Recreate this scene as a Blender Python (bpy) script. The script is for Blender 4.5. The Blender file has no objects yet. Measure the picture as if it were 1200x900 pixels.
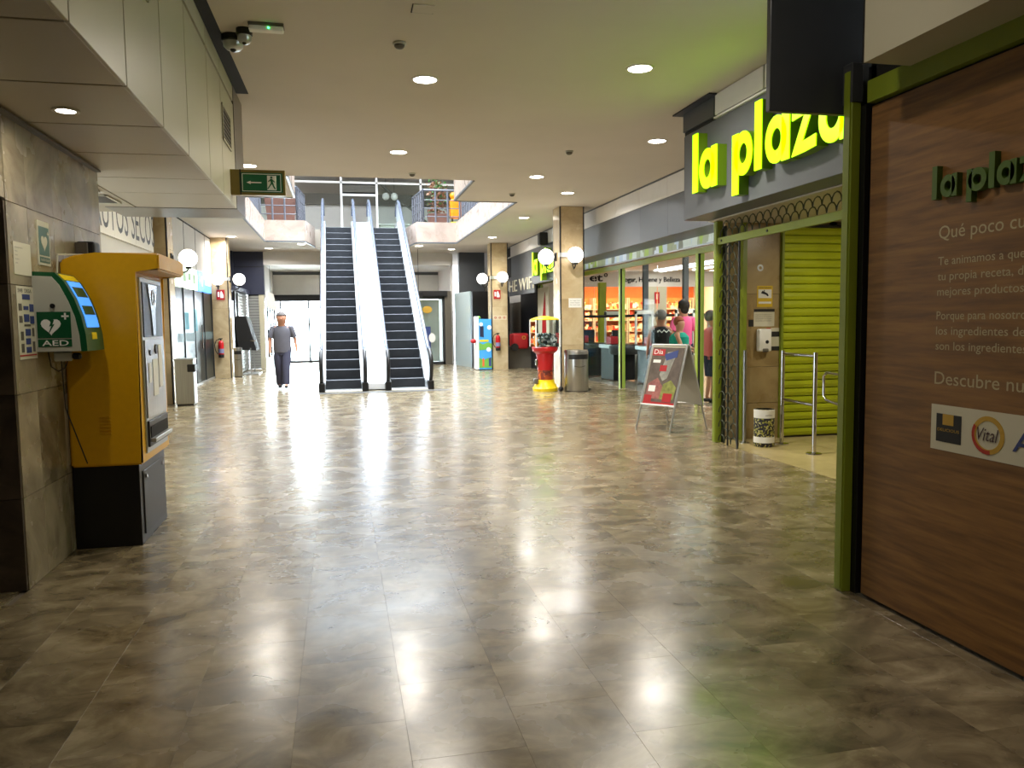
import bpy, bmesh, math, random
from mathutils import Vector, Matrix
random.seed(7)
S = bpy.context.scene
COL = S.collection
# ---------------------------------------------------------------- camera
PSI, TH, ROLL, FPX, CH = 0.2145755, 0.0796343, 0.012, 920.0, 1.5
fwd = Vector((math.sin(PSI)*math.cos(TH), math.cos(PSI)*math.cos(TH), -math.sin(TH)))
rt0 = Vector((math.cos(PSI), -math.sin(PSI), 0)); up0 = rt0.cross(fwd)
rt = rt0*math.cos(ROLL) - up0*math.sin(ROLL); up = up0*math.cos(ROLL) + rt0*math.sin(ROLL)
cd = bpy.data.cameras.new('camera'); cam = bpy.data.objects.new('camera', cd); COL.objects.link(cam)
cd.sensor_fit = 'HORIZONTAL'; cd.sensor_width = 36; cd.lens = 36*FPX/1200; cd.clip_start = .05; cd.clip_end = 300
m = Matrix((rt, up, -fwd)).transposed().to_4x4(); m.translation = Vector((0, 0, CH)); cam.matrix_world = m
S.camera = cam
# ---------------------------------------------------------------- world, light, exposure
S.view_settings.view_transform = 'Standard'; S.view_settings.look = 'None'
S.view_settings.exposure = 0.6; S.view_settings.gamma = 1.0; S.view_settings.use_curve_mapping = False
W = bpy.data.worlds.new('world'); S.world = W; W.use_nodes = True
bg = W.node_tree.nodes['Background']; bg.inputs[0].default_value = (0.80, 0.90, 1.0, 1); bg.inputs[1].default_value = 5.0
def lamp(name, kind, loc, energy, color=(1, 1, 1), size=1, size_y=None, rot=(0, 0, 0), shape=None, spread=None, portal=False):
    l = bpy.data.lights.new(name, kind); l.energy = energy; l.color = color
    if kind == 'AREA':
        l.size = size
        if size_y: l.shape = 'RECTANGLE'; l.size_y = size_y
        if shape: l.shape = shape
        if spread: l.spread = spread
        if portal: l.cycles.is_portal = True
    else: l.shadow_soft_size = size
    o = bpy.data.objects.new(name, l); COL.objects.link(o); o.location = loc; o.rotation_euler = rot
    return o
# daylight through the roof light over the escalators and through the entrance doors
lamp('roof_daylight', 'AREA', (0.8, 20.0, 7.35), 900, (0.88, 0.94, 1.0), 5.2, 11.5, spread=math.radians(125))
lamp('entrance_daylight', 'AREA', (-1.7, 32.6, 1.3), 800, (0.84, 0.92, 1.0), 3.0, 2.3, (math.radians(-90), 0, 0))
LAMP_E = 46.0      # watts of one ceiling downlight

# ---------------------------------------------------------------- helpers
def atz(px, py, z):
    d = rt*((px-600)/FPX) - up*((py-450)/FPX) + fwd; t = (z-CH)/d.z; return Vector((d.x*t, d.y*t, z))
def aty(px, py, Y):
    d = rt*((px-600)/FPX) - up*((py-450)/FPX) + fwd; t = Y/d.y; return Vector((d.x*t, Y, CH+d.z*t))
def atx(px, py, X):
    d = rt*((px-600)/FPX) - up*((py-450)/FPX) + fwd; t = X/d.x; return Vector((X, d.y*t, CH+d.z*t))

def srgb(*c):
    return tuple(((v/255)/12.92 if v/255 <= .04045 else ((v/255+.055)/1.055)**2.4) for v in c) + (1,)
def mat(name, col, rough=.5, metal=0., var=0., scale=6., bump=0., emit=0., trans=0., ior=1.45, alpha=1., stretch=None, ecol=None, spec=None):
    m = bpy.data.materials.new(name); m.use_nodes = True; nt = m.node_tree; b = nt.nodes['Principled BSDF']
    c = srgb(*col) if max(col) > 1.001 else tuple(col)+(1,)
    b.inputs['Base Color'].default_value = c; b.inputs['Roughness'].default_value = rough; b.inputs['Metallic'].default_value = metal
    b.inputs['IOR'].default_value = ior
    if spec is not None: b.inputs['Specular IOR Level'].default_value = spec
    if trans: b.inputs['Transmission Weight'].default_value = trans
    if alpha < 1: b.inputs['Alpha'].default_value = alpha
    if emit:
        b.inputs['Emission Color'].default_value = (srgb(*ecol) if ecol else c); b.inputs['Emission Strength'].default_value = emit
    if var or bump:
        tc = nt.nodes.new('ShaderNodeNewGeometry'); mp = nt.nodes.new('ShaderNodeMapping'); n = nt.nodes.new('ShaderNodeTexNoise')
        nt.links.new(tc.outputs['Position'], mp.inputs['Vector']); nt.links.new(mp.outputs[0], n.inputs['Vector'])
        if stretch: mp.inputs['Scale'].default_value = stretch
        n.inputs['Scale'].default_value = scale; n.inputs['Detail'].default_value = 5
        if var:
            r = nt.nodes.new('ShaderNodeMapRange'); r.inputs[1].default_value = .3; r.inputs[2].default_value = .7
            r.inputs[3].default_value = 1-var; r.inputs[4].default_value = 1+var
            mx = nt.nodes.new('ShaderNodeVectorMath'); mx.operation = 'SCALE'; mx.inputs[0].default_value = c[:3]
            nt.links.new(n.outputs['Fac'], r.inputs[0]); nt.links.new(r.outputs[0], mx.inputs['Scale']); nt.links.new(mx.outputs[0], b.inputs['Base Color'])
        if bump:
            bp = nt.nodes.new('ShaderNodeBump'); bp.inputs['Strength'].default_value = bump; bp.inputs['Distance'].default_value = .01
            nt.links.new(n.outputs['Fac'], bp.inputs['Height']); nt.links.new(bp.outputs[0], b.inputs['Normal'])
    return m
def marble(name, cols, rough, tile=None, vein=2.2, obj_rand=.12, rvar=.08, clouds=1.0):
    """cloudy stone; tile=(x0, y0, w, l): each tile of a staggered grid gets its own cut of the stone"""
    m = bpy.data.materials.new(name); m.use_nodes = True; nt = m.node_tree; N = nt.nodes.new; L = nt.links.new
    b = nt.nodes['Principled BSDF']; g = N('ShaderNodeNewGeometry'); pos = g.outputs['Position']
    if tile:
        x0, y0, w, l = tile
        sp = N('ShaderNodeSeparateXYZ'); L(pos, sp.inputs[0])
        def mth(op, a, bb=None):
            n = N('ShaderNodeMath'); n.operation = op
            for i, v in enumerate((a, bb)):
                if v is None: continue
                if isinstance(v, (int, float)): n.inputs[i].default_value = v
                else: L(v, n.inputs[i])
            return n.outputs[0]
        ci = mth('FLOOR', mth('DIVIDE', mth('SUBTRACT', sp.outputs[0], x0), w))
        off = mth('MULTIPLY', mth('FLOORED_MODULO', ci, 2.0), .5)
        ri = mth('FLOOR', mth('SUBTRACT', mth('DIVIDE', mth('SUBTRACT', sp.outputs[1], y0), l), off))
        cb = N('ShaderNodeCombineXYZ'); L(ci, cb.inputs[0]); L(ri, cb.inputs[1])
        wn = N('ShaderNodeTexWhiteNoise'); L(cb.outputs[0], wn.inputs[0]); rc = wn.outputs['Color']; rv = wn.outputs['Value']
    else:
        oi = N('ShaderNodeObjectInfo'); wn = N('ShaderNodeTexWhiteNoise'); wn.noise_dimensions = '1D'; L(oi.outputs['Random'], wn.inputs['W'])
        rc = wn.outputs['Color']; rv = oi.outputs['Random']
    sc = N('ShaderNodeVectorMath'); sc.operation = 'SCALE'; sc.inputs['Scale'].default_value = 6.0; L(rc, sc.inputs[0])
    ad = N('ShaderNodeVectorMath'); L(pos, ad.inputs[0]); L(sc.outputs[0], ad.inputs[1])
    mp = N('ShaderNodeMapping'); L(ad.outputs[0], mp.inputs['Vector']); mp.inputs['Scale'].default_value = (1, 1.35, 1.2); mp.inputs['Rotation'].default_value = (0, 0, .35)
    n1 = N('ShaderNodeTexNoise'); L(mp.outputs[0], n1.inputs['Vector']); n1.inputs['Scale'].default_value = vein; n1.inputs['Detail'].default_value = 8; n1.inputs['Roughness'].default_value = .62; n1.inputs['Distortion'].default_value = .6
    cr = N('ShaderNodeValToRGB'); L(n1.outputs['Fac'], cr.inputs[0]); e = cr.color_ramp.elements
    ps = (.33, .45, .55, .70)
    e[0].position = ps[0]; e[0].color = srgb(*cols[0]); e[1].position = ps[3]; e[1].color = srgb(*cols[3])
    for k in (1, 2):
        q = e.new(ps[k]); q.color = srgb(*cols[k])
    mr = N('ShaderNodeMapRange'); mr.inputs[3].default_value = 1-obj_rand; mr.inputs[4].default_value = 1+obj_rand; L(rv, mr.inputs[0])
    mu = N('ShaderNodeVectorMath'); mu.operation = 'SCALE'; L(cr.outputs[0], mu.inputs[0]); L(mr.outputs[0], mu.inputs['Scale'])
    L(mu.outputs[0], b.inputs['Base Color'])
    n2 = N('ShaderNodeTexNoise'); L(pos, n2.inputs['Vector']); n2.inputs['Scale'].default_value = 3.0; n2.inputs['Detail'].default_value = 4
    r2 = N('ShaderNodeMapRange'); r2.inputs[1].default_value = .3; r2.inputs[2].default_value = .7; r2.inputs[3].default_value = rough-rvar; r2.inputs[4].default_value = rough+rvar
    L(n2.outputs['Fac'], r2.inputs[0]); L(r2.outputs[0], b.inputs['Roughness'])
    bp = N('ShaderNodeBump'); bp.inputs['Strength'].default_value = .06; bp.inputs['Distance'].default_value = .01; L(n1.outputs['Fac'], bp.inputs['Height']); L(bp.outputs[0], b.inputs['Normal'])
    return m
TX0, TY0, TW, TL = 0.20, 3.18, 0.405, 0.58
MT = dict(
 floor=marble('floor_marble', ((80,70,50),(110,97,72),(132,118,90),(162,148,118)), .26, (TX0, TY0, TW, TL), 3.4, .06),
 grout=mat('grout', (104,94,78), .6, var=.1),
 vest=mat('cream_terrazzo', (176,160,112), .25, var=.06, scale=8),
 shopfloor=mat('shop_floor', (150,138,122), .2, var=.1, scale=4),
 wallm=marble('wall_marble', ((96,86,66),(134,122,98),(152,140,114),(168,156,130)), .25, None, 1.6, .10),
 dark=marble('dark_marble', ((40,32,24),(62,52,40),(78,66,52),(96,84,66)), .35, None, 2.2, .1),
 cream=marble('cream_marble', ((168,146,108),(186,164,126),(196,176,138),(206,188,152)), .22, None, 1.2, .04),
 pink=marble('pink_marble', ((160,142,130),(174,155,142),(184,166,152),(192,176,162)), .3, None, 1.2, .03),
 ceil=mat('ceiling_plaster', (196,186,172), .85, var=.03, scale=1.2),
 white=mat('white_paint', (214,210,204), .6, var=.02),
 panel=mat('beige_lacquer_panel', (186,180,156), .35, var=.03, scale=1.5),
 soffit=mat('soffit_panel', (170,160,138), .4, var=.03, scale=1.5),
 black=mat('black_plastic', (16,16,17), .4),
 gap=mat('shadow_gap', (18,16,13), .8),
 grey=mat('grey_fascia', (88,91,94), .4, .1, var=.05, scale=1.5),
 dgrey=mat('dark_grey_panel', (66,68,70), .28, .1, var=.05),
 navy=mat('navy_panel', (44,48,66), .4),
 blackp=mat('black_panel', (15,17,22), .35),
 steel=mat('brushed_steel', (168,166,160), .28, 1., var=.08, scale=3, stretch=(20,20,.6)),
 chrome=mat('chrome', (200,198,194), .12, 1.),
 alu=mat('aluminium', (176,178,176), .35, .8),
 yellow=mat('yellow_paint', (214,160,4), .38, var=.03, bump=.02, scale=30),
 base=mat('black_base_paint', (14,14,14), .35, var=.1),
 base2=mat('dark_grey_door_paint', (40,40,41), .4),
 wood=None,
 lime=mat('lime_paint', (124,138,34), .4, var=.06, scale=4),
 limed=mat('lime_shutter_paint', (168,178,22), .42, var=.10, scale=3),
 lit=mat('lit_lime_face', (170,240,0), .4, emit=1.15, ecol=(178,250,0)),
 limeside=mat('lime_letter_side', (104,140,10), .45),
 dlime=mat('dark_green_letter', (74,102,28), .5),
 lamp=mat('lamp_glow', (255,250,240), .5, emit=14., ecol=(255,248,236)),
 globe=mat('globe_glass', (255,252,246), .3, emit=2.6, ecol=(255,250,242)),
 glass=mat('window_glass', (235,245,242), .02, trans=1., ior=1.03),
 dglass=mat('dark_shop_glass', (20,30,32), .3, spec=.2),
 rubber=mat('escalator_rubber', (20,20,22), .35),
 step=mat('escalator_step', (42,44,48), .45, .5, var=.15, scale=6),
 stepe=mat('step_edge', (120,124,130), .4, .6),
 deck=mat('white_escalator_cladding', (236,240,246), .18, .25),
 rail=mat('handrail_painted_sheen', (92,100,116), .25, .3),  # black rubber on the incline, skylight reflection put into its paler colour
 red=mat('red_plastic', (176,22,26), .3), redm=mat('red_paint', (170,30,34), .4),
 ylw=mat('yellow_plastic', (236,204,20), .3), paper=mat('paper', (206,200,176), .7), paperw=mat('white_print', (232,230,222), .7),
 green=mat('sign_green', (14,92,58), .5), dgreen=mat('aed_green', (8,78,42), .35), olive=mat('brass_frame', (128,112,60), .35, .6),
 blue=mat('screen_blue', (70,140,220), .3, emit=.8, ecol=(60,140,240)), bluep=mat('print_blue', (52,66,120), .6),
 offw=mat('off_white_shell', (178,178,164), .4), grill=mat('grille_grey', (92,86,74), .5),
 leaf=mat('leaf_green', (58,104,42), .5, var=.2), leafr=mat('leaf_russet', (120,84,62), .6, var=.2), brown=mat('brown_pot', (104,72,62), .6, var=.15, scale=2),
 orange=mat('orange_plastic', (240,140,10), .4), skin=mat('skin', (188,132,104), .5), skin2=mat('tanned_skin', (156,104,78), .5),
 greyhair=mat('grey_hair', (104,98,96), .8), darkhair=mat('dark_hair', (34,26,22), .8), redhair=mat('auburn_hair', (150,78,48), .8),
 shirt=mat('grey_shirt', (98,96,104), .85, var=.06), trousers=mat('slate_trousers', (66,66,84), .85, var=.06), shoe=mat('dark_shoe', (36,34,38), .6),
 blackc=mat('black_cloth', (18,18,20), .9), pinkc=mat('pink_cloth', (226,90,140), .85), teal=mat('teal_cloth', (0,140,120), .85), coral=mat('coral_cloth', (214,108,104), .85), navyc=mat('navy_cloth', (34,40,64), .85), cream_c=mat('cream_cloth', (206,192,160), .85),
 shelf=mat('shelf_orange', (236,130,70), .5, var=.12, scale=3), goods=None, txt=mat('text_cream', (186,172,132), .7), txtk=mat('text_black', (24,24,26), .6),
 gold=mat('gold_print', (190,150,50), .6), vred=mat('print_red', (176,52,34), .6), maroon=mat('maroon_ink', (60,24,30), .6), asphalt=mat('pavement', (190,192,194), .7),
 teald=mat('teal_poster', (30,110,120), .6), sky=mat('print_sky_blue', (70,160,225), .45), grass=mat('print_grass', (110,170,70), .45), cloud=mat('print_cloud', (225,235,245), .45),
 litw=mat('lit_sign_white', (220,240,215), .4, emit=1.0, ecol=(222,244,214)), litb=mat('lit_sign_blue', (60,130,240), .4, emit=1.1, ecol=(90,160,250)),
 tube=mat('fluorescent_tube', (255,255,255), .4, emit=3., ecol=(250,250,255)), patt=None)
def wood_mat():
    m = bpy.data.materials.new('wood_laminate'); m.use_nodes = True; nt = m.node_tree; N = nt.nodes.new; L = nt.links.new; b = nt.nodes['Principled BSDF']
    g = N('ShaderNodeNewGeometry'); mp = N('ShaderNodeMapping'); L(g.outputs['Position'], mp.inputs[0]); mp.inputs['Scale'].default_value = (1, .7, 9)
    n = N('ShaderNodeTexNoise'); L(mp.outputs[0], n.inputs['Vector']); n.inputs['Scale'].default_value = 3.2; n.inputs['Detail'].default_value = 9; n.inputs['Roughness'].default_value = .6; n.inputs['Distortion'].default_value = .4
    cr = N('ShaderNodeValToRGB'); L(n.outputs['Fac'], cr.inputs[0]); e = cr.color_ramp.elements
    e[0].position = .32; e[0].color = srgb(100,64,22); e[1].position = .68; e[1].color = srgb(146,102,48)
    L(cr.outputs[0], b.inputs['Base Color']); b.inputs['Roughness'].default_value = .5
    return m
MT['wood'] = wood_mat()
def confetti(name, cols, scale, rough=.6, emit=0., sc3=(1, 1, 1)):
    m = bpy.data.materials.new(name); m.use_nodes = True; nt = m.node_tree; N = nt.nodes.new; L = nt.links.new; b = nt.nodes['Principled BSDF']
    g = N('ShaderNodeNewGeometry'); mp = N('ShaderNodeMapping'); L(g.outputs['Position'], mp.inputs[0]); mp.inputs['Scale'].default_value = sc3
    v = N('ShaderNodeTexVoronoi'); L(mp.outputs[0], v.inputs['Vector']); v.inputs['Scale'].default_value = scale; v.distance = 'CHEBYCHEV'
    sp = N('ShaderNodeSeparateColor'); L(v.outputs['Color'], sp.inputs[0])
    cr = N('ShaderNodeValToRGB'); cr.color_ramp.interpolation = 'CONSTANT'; L(sp.outputs[0], cr.inputs[0]); e = cr.color_ramp.elements
    n = len(cols); e[0].color = srgb(*cols[0]); e[1].position = (n-1)/n; e[1].color = srgb(*cols[-1])
    for k in range(1, n-1):
        q = e.new(k/n); q.color = srgb(*cols[k])
    L(cr.outputs[0], b.inputs['Base Color']); b.inputs['Roughness'].default_value = rough
    if emit: L(cr.outputs[0], b.inputs['Emission Color']); b.inputs['Emission Strength'].default_value = emit
    return m
MT['goods'] = confetti('packaged_goods', ((236,190,150),(214,80,60),(250,230,200),(200,120,90),(255,240,225),(190,60,50),(240,160,90)), 7, .5)
MT['patt'] = confetti('striped_transom_film', ((190,200,190),(150,176,80),(180,195,205),(120,125,110),(205,215,225),(150,160,130)), 5, .4, .35, (1, 1, .25))
_f = MT['floor'].node_tree.nodes['Principled BSDF']; _f.inputs['Coat Weight'].default_value = .3; _f.inputs['Coat Roughness'].default_value = .2; _f.inputs['Coat IOR'].default_value = 1.55
MT['limel'] = mat('light_lime_frame', (150,172,62), .4)
MT['ylwd'] = mat('dull_yellow', (214,178,40), .5)
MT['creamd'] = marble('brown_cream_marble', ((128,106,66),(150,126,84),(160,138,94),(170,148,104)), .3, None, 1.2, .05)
MT['steeld'] = mat('dark_steel_end', (120,116,112), .3, .8, var=.06, scale=2)
MT['leafbin'] = confetti('leafy_bin_print', ((24,24,30),(30,28,40),(150,150,60),(40,36,60),(190,184,120),(20,20,24)), 60, .5)
MT['toys'] = confetti('toy_balls', ((90,110,112),(190,196,200),(50,70,70),(220,224,228),(110,130,120)), 22, .4)

WL = {}
def link(o, parent, wloc):
    COL.objects.link(o); WL[o.name] = Vector(wloc)
    if parent is not None:
        o.parent = parent; o.location = Vector(wloc) - WL[parent.name]
    else: o.location = wloc
    return o
def tag(o, label=None, cat=None, group=None, kind=None):
    if label: o['label'] = label
    if cat: o['category'] = cat
    if group: o['group'] = group
    if kind: o['kind'] = kind
    return o
def thing(name, label, cat, loc=(0, 0, 0), group=None):
    return tag(link(bpy.data.objects.new(name, None), None, loc), label, cat, group)
def struct(name, label=None):
    o = link(bpy.data.objects.new(name, None), None, (0, 0, 0)); return tag(o, label, None, None, 'structure')
class B:
    """collects shapes in world coordinates; put() links them as one mesh object"""
    def __init__(s): s.bm = bmesh.new()
    def box(s, x0, x1, y0, y1, z0, z1, bev=0., seg=1):
        vs = [s.bm.verts.new((x, y, z)) for x in (x0, x1) for y in (y0, y1) for z in (z0, z1)]
        fs = [s.bm.faces.new([vs[i] for i in f]) for f in ((0,1,3,2),(4,6,7,5),(0,4,5,1),(2,3,7,6),(0,2,6,4),(1,5,7,3))]
        if bev:
            es = list({e for f in fs for e in f.edges})
            bmesh.ops.bevel(s.bm, geom=es, offset=bev, segments=seg, profile=.5, affect='EDGES')
        return s
    def hexa(s, a, b):
        """two quads a (4 pts), b (4 pts) joined"""
        va = [s.bm.verts.new(p) for p in a]; vb = [s.bm.verts.new(p) for p in b]; n = len(va)
        s.bm.faces.new(va[::-1]); s.bm.faces.new(vb)
        for i in range(n): s.bm.faces.new((va[i], va[(i+1) % n], vb[(i+1) % n], vb[i]))
        return s
    def prism(s, pts, axis, d0, d1):
        f = {'x': lambda p, d: (d, p[0], p[1]), 'y': lambda p, d: (p[0], d, p[1]), 'z': lambda p, d: (p[0], p[1], d)}[axis]
        return s.hexa([f(p, d0) for p in pts], [f(p, d1) for p in pts])
    def fr(s, F, pts, d0, d1):
        """polygon in frame F=(origin, u, v, n) coordinates, from depth d0 to d1 along n"""
        O, u, v, n = F
        return s.hexa([O+u*a+v*b+n*d0 for a, b in pts], [O+u*a+v*b+n*d1 for a, b in pts])
    def ring(s, F, c, r0, r1, d0, d1, n=28, sx=1.):
        O, u, v, nn = F
        P = lambda a, r, d: O+u*(c[0]+math.cos(a)*r*sx)+v*(c[1]+math.sin(a)*r)+nn*d
        L = []
        for i in range(n):
            a = 2*math.pi*i/n; L.append([s.bm.verts.new(P(a, r, d)) for r, d in ((r0, d0), (r1, d0), (r1, d1), (r0, d1))])
        for i in range(n):
            p, q = L[i], L[(i+1) % n]
            for k in range(4): s.bm.faces.new((p[k], p[(k+1) % 4], q[(k+1) % 4], q[k]))
        return s
    def disc(s, F, c, r, d0, d1, n=24, sx=1.):
        return s.fr(F, [(c[0]+math.cos(2*math.pi*i/n)*r*sx, c[1]+math.sin(2*math.pi*i/n)*r) for i in range(n)], d0, d1)
    def tube(s, pts, r, n=8, caps=True):
        pts = [Vector(p) for p in pts]; R = r if isinstance(r, (list, tuple)) else [r]*len(pts); rings = []
        t0 = (pts[1]-pts[0]).normalized(); ref = Vector((0, 0, 1)) if abs(t0.z) < .9 else Vector((1, 0, 0)); u = t0.cross(ref).normalized()
        for i, p in enumerate(pts):
            t = ((pts[min(i+1, len(pts)-1)]-pts[max(i-1, 0)])).normalized(); u = (u - t*u.dot(t)).normalized(); w = t.cross(u)
            rings.append([s.bm.verts.new(p+(u*math.cos(2*math.pi*k/n)+w*math.sin(2*math.pi*k/n))*R[i]) for k in range(n)])
        for a, b in zip(rings, rings[1:]):
            for k in range(n): s.bm.faces.new((a[k], a[(k+1) % n], b[(k+1) % n], b[k]))
        if caps: s.bm.faces.new(rings[0][::-1]); s.bm.faces.new(rings[-1])
        return s
    def lathe(s, c, prof, n=24, sx=1., sy=1.):
        rings = [[s.bm.verts.new((c[0]+math.cos(2*math.pi*k/n)*r*sx, c[1]+math.sin(2*math.pi*k/n)*r*sy, c[2]+z)) for k in range(n)] for r, z in prof]
        for a, b in zip(rings, rings[1:]):
            for k in range(n): s.bm.faces.new((a[k], a[(k+1) % n], b[(k+1) % n], b[k]))
        s.bm.faces.new(rings[0][::-1]); s.bm.faces.new(rings[-1]); return s
    def loft(s, rings, n=16):
        """rings: (center, rx, ry) horizontal ellipses"""
        R = [[s.bm.verts.new((c[0]+math.cos(2*math.pi*k/n)*rx, c[1]+math.sin(2*math.pi*k/n)*ry, c[2])) for k in range(n)] for c, rx, ry in rings]
        for a, b in zip(R, R[1:]):
            for k in range(n): s.bm.faces.new((a[k], a[(k+1) % n], b[(k+1) % n], b[k]))
        s.bm.faces.new(R[0][::-1]); s.bm.faces.new(R[-1]); return s
    def ball(s, c, r, sc=(1, 1, 1), seg=20, rings=12):
        M = Matrix.Translation(c) @ Matrix.Diagonal((r*sc[0], r*sc[1], r*sc[2], 1)); bmesh.ops.create_uvsphere(s.bm, u_segments=seg, v_segments=rings, radius=1, matrix=M); return s
    def put(s, name, m, parent=None, smooth=False, kind=None):
        bmesh.ops.recalc_face_normals(s.bm, faces=s.bm.faces)
        off = WL[parent.name] if parent is not None else Vector((0, 0, 0))
        if parent is None:
            # origin at the base of the thing
            xs = [v.co for v in s.bm.verts]; off = Vector(((min(v.x for v in xs)+max(v.x for v in xs))/2, (min(v.y for v in xs)+max(v.y for v in xs))/2, min(v.z for v in xs)))
        bmesh.ops.translate(s.bm, verts=s.bm.verts, vec=-off)
        me = bpy.data.meshes.new(name); s.bm.to_mesh(me); s.bm.free(); me.materials.append(MT[m] if isinstance(m, str) else m)
        if smooth:
            me.polygons.foreach_set('use_smooth', [True]*len(me.polygons)); me.set_sharp_from_angle(angle=math.radians(40))
        o = bpy.data.objects.new(name, me); link(o, parent, off)
        if kind: o['kind'] = kind
        return o
def piece(name, me, parent, wloc):
    o = bpy.data.objects.new(name, me); return link(o, parent, wloc)
def boxmesh(name, sx, sy, sz, m, bev=.002):
    b = B(); b.box(-sx/2, sx/2, -sy/2, sy/2, -sz/2, sz/2, bev); bmesh.ops.recalc_face_normals(b.bm, faces=b.bm.faces)
    me = bpy.data.meshes.new(name); b.bm.to_mesh(me); b.bm.free(); me.materials.append(MT[m]); return me
def kids(o): return [c for c in bpy.data.objects if c.parent == o]
def dup(root, delta, label=None, group=None):
    r = root.copy(); COL.objects.link(r); r.location = root.location + Vector(delta); WL[r.name] = r.location.copy()
    if label: r['label'] = label
    if group: r['group'] = group
    def rec(a, b):
        for c in kids_cache[a.name]:
            d = c.copy(); COL.objects.link(d); d.parent = b; rec(c, d)
    kids_cache = {}
    def fill(a):
        kids_cache[a.name] = kids(a)
        for c in kids_cache[a.name]: fill(c)
    fill(root); rec(root, r); return r
X_, Y_, Z_ = Vector((1, 0, 0)), Vector((0, 1, 0)), Vector((0, 0, 1))
def Fcam(x, y, z): return (Vector((x, y, z)), X_, Z_, -Y_)      # faces -Y (towards the camera end)
def Fright(x, y, z): return (Vector((x, y, z)), -Y_, Z_, -X_)   # on the right-hand walls, faces -X
def Fleft(x, y, z): return (Vector((x, y, z)), Y_, Z_, X_)      # on the left-hand walls, faces +X
def text(name, s, F, h, m, parent, width=None, depth=.002, bold=0., shear=0., sp=1.):
    cu = bpy.data.curves.new(name, 'FONT'); cu.body = s; cu.size = 1; cu.extrude = 0; cu.offset = bold; cu.shear = shear; cu.space_character = sp; cu.resolution_u = 3
    t = bpy.data.objects.new('tmp', cu); COL.objects.link(t)
    me = bpy.data.meshes.new_from_object(t.evaluated_get(bpy.context.evaluated_depsgraph_get()))
    bpy.data.objects.remove(t)
    bm = bmesh.new(); bm.from_mesh(me); bpy.data.meshes.remove(me)
    if depth > .0025:
        r = bmesh.ops.extrude_face_region(bm, geom=bm.faces[:]); bmesh.ops.translate(bm, vec=(0, 0, 1), verts=[v for v in r['geom'] if isinstance(v, bmesh.types.BMVert)])
        k = depth
    else: k = 0
    xs = [v.co.x for v in bm.verts]; x0, x1 = min(xs), max(xs); sy = h/.73; sx = (width/(x1-x0)) if width else sy
    O, u, v, n = F
    for q in bm.verts: q.co = O + u*((q.co.x-x0)*sx) + v*(q.co.y*sy) + n*(.001 + q.co.z*k)
    b = B(); b.bm.free(); b.bm = bm; return b.put(name, m, parent)

CZ = 3.93      # main ceiling
F2 = 4.52      # upper floor level
# ================================================================ FLOOR
floor = struct('floor', 'polished brown grey marble tile floor of the mall hall')
B().box(-6, 7, -4, 34, -.12, -.012).put('slab', 'grout', floor)
def xr(y):
    lo = -3.3 if y < 4.8 else (-1.78 if y < 6.66 else (-3.65 if y < 25 else -2.6))
    hi = 2.70 if y < 3.8 else (4.45 if y < 8.8 else (6.1 if y < 25 else 4.3))
    return lo, hi
tiles = []
for i in range(-10, 16):
    x0 = TX0 + i*TW; off = (i % 2)*.5
    for j in range(-13, 51):
        y0 = TY0 + (j+off)*TL; y1 = y0+TL; lo, hi = xr((y0+y1)/2)
        a, b_ = max(x0, lo), min(x0+TW, hi)
        if b_-a < .03 or y1 < -3.8 or y0 > 31.5: continue
        tiles.append((a, b_, max(y0, -3.8), y1))
def seen(t):
    d = Vector(((t[0]+t[1])/2, (t[2]+t[3])/2, -CH)); z = d.dot(fwd)
    if z < .5: return False
    x = 600+FPX*d.dot(rt)/z; y = 450-FPX*d.dot(up)/z
    return -40 < x < 1240 and y < 960
vis = sorted([t for t in tiles if seen(t)], key=lambda t: (t[2]**2+t[0]**2))[:300]; vs_ = set(vis)
full = boxmesh('tile', TW-.0004, TL-.0004, .012, 'floor', .0005)
for t in vis:
    a, b_, y0, y1 = t
    if abs(b_-a-TW) < 1e-4 and abs(y1-y0-TL) < 1e-4: me = full
    else: me = boxmesh('tile', b_-a-.0004, y1-y0-.0004, .012, 'floor', .0005)
    piece('tile', me, floor, ((a+b_)/2, (y0+y1)/2, -.006))
b = B()
for t in tiles:
    if t in vs_: continue
    a, b_, y0, y1 = t; b.box(a+.0005, b_-.0005, y0+.0005, y1-.0005, -.012, 0)
b.put('tile_field', 'floor', floor, kind='stuff')
B().box(-30, 30, 31.6, 80, -.14, -.03).box(-30, -2.6, 28.1, 31.6, -.14, -.03).put('pavement', 'asphalt', struct('floor_outside', 'bright street pavement beyond the entrance doors'))
fv = struct('floor_vestibule', 'cream tiled floor inside the open shop gate')
for i in range(6):
    for j in range(7):
        x0, y0 = 4.47+i*.42, 6.02+j*.41
        B().box(x0+.001, min(x0+.419, 7), y0+.001, min(y0+.409, 8.9), -.012, .001).put('tile', 'vest', fv)
B().box(6.1, 15, 8.95, 34, -.1, 0.0).put('slab', 'shopfloor', struct('floor_shop', 'glossy supermarket floor behind the glass'))

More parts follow.
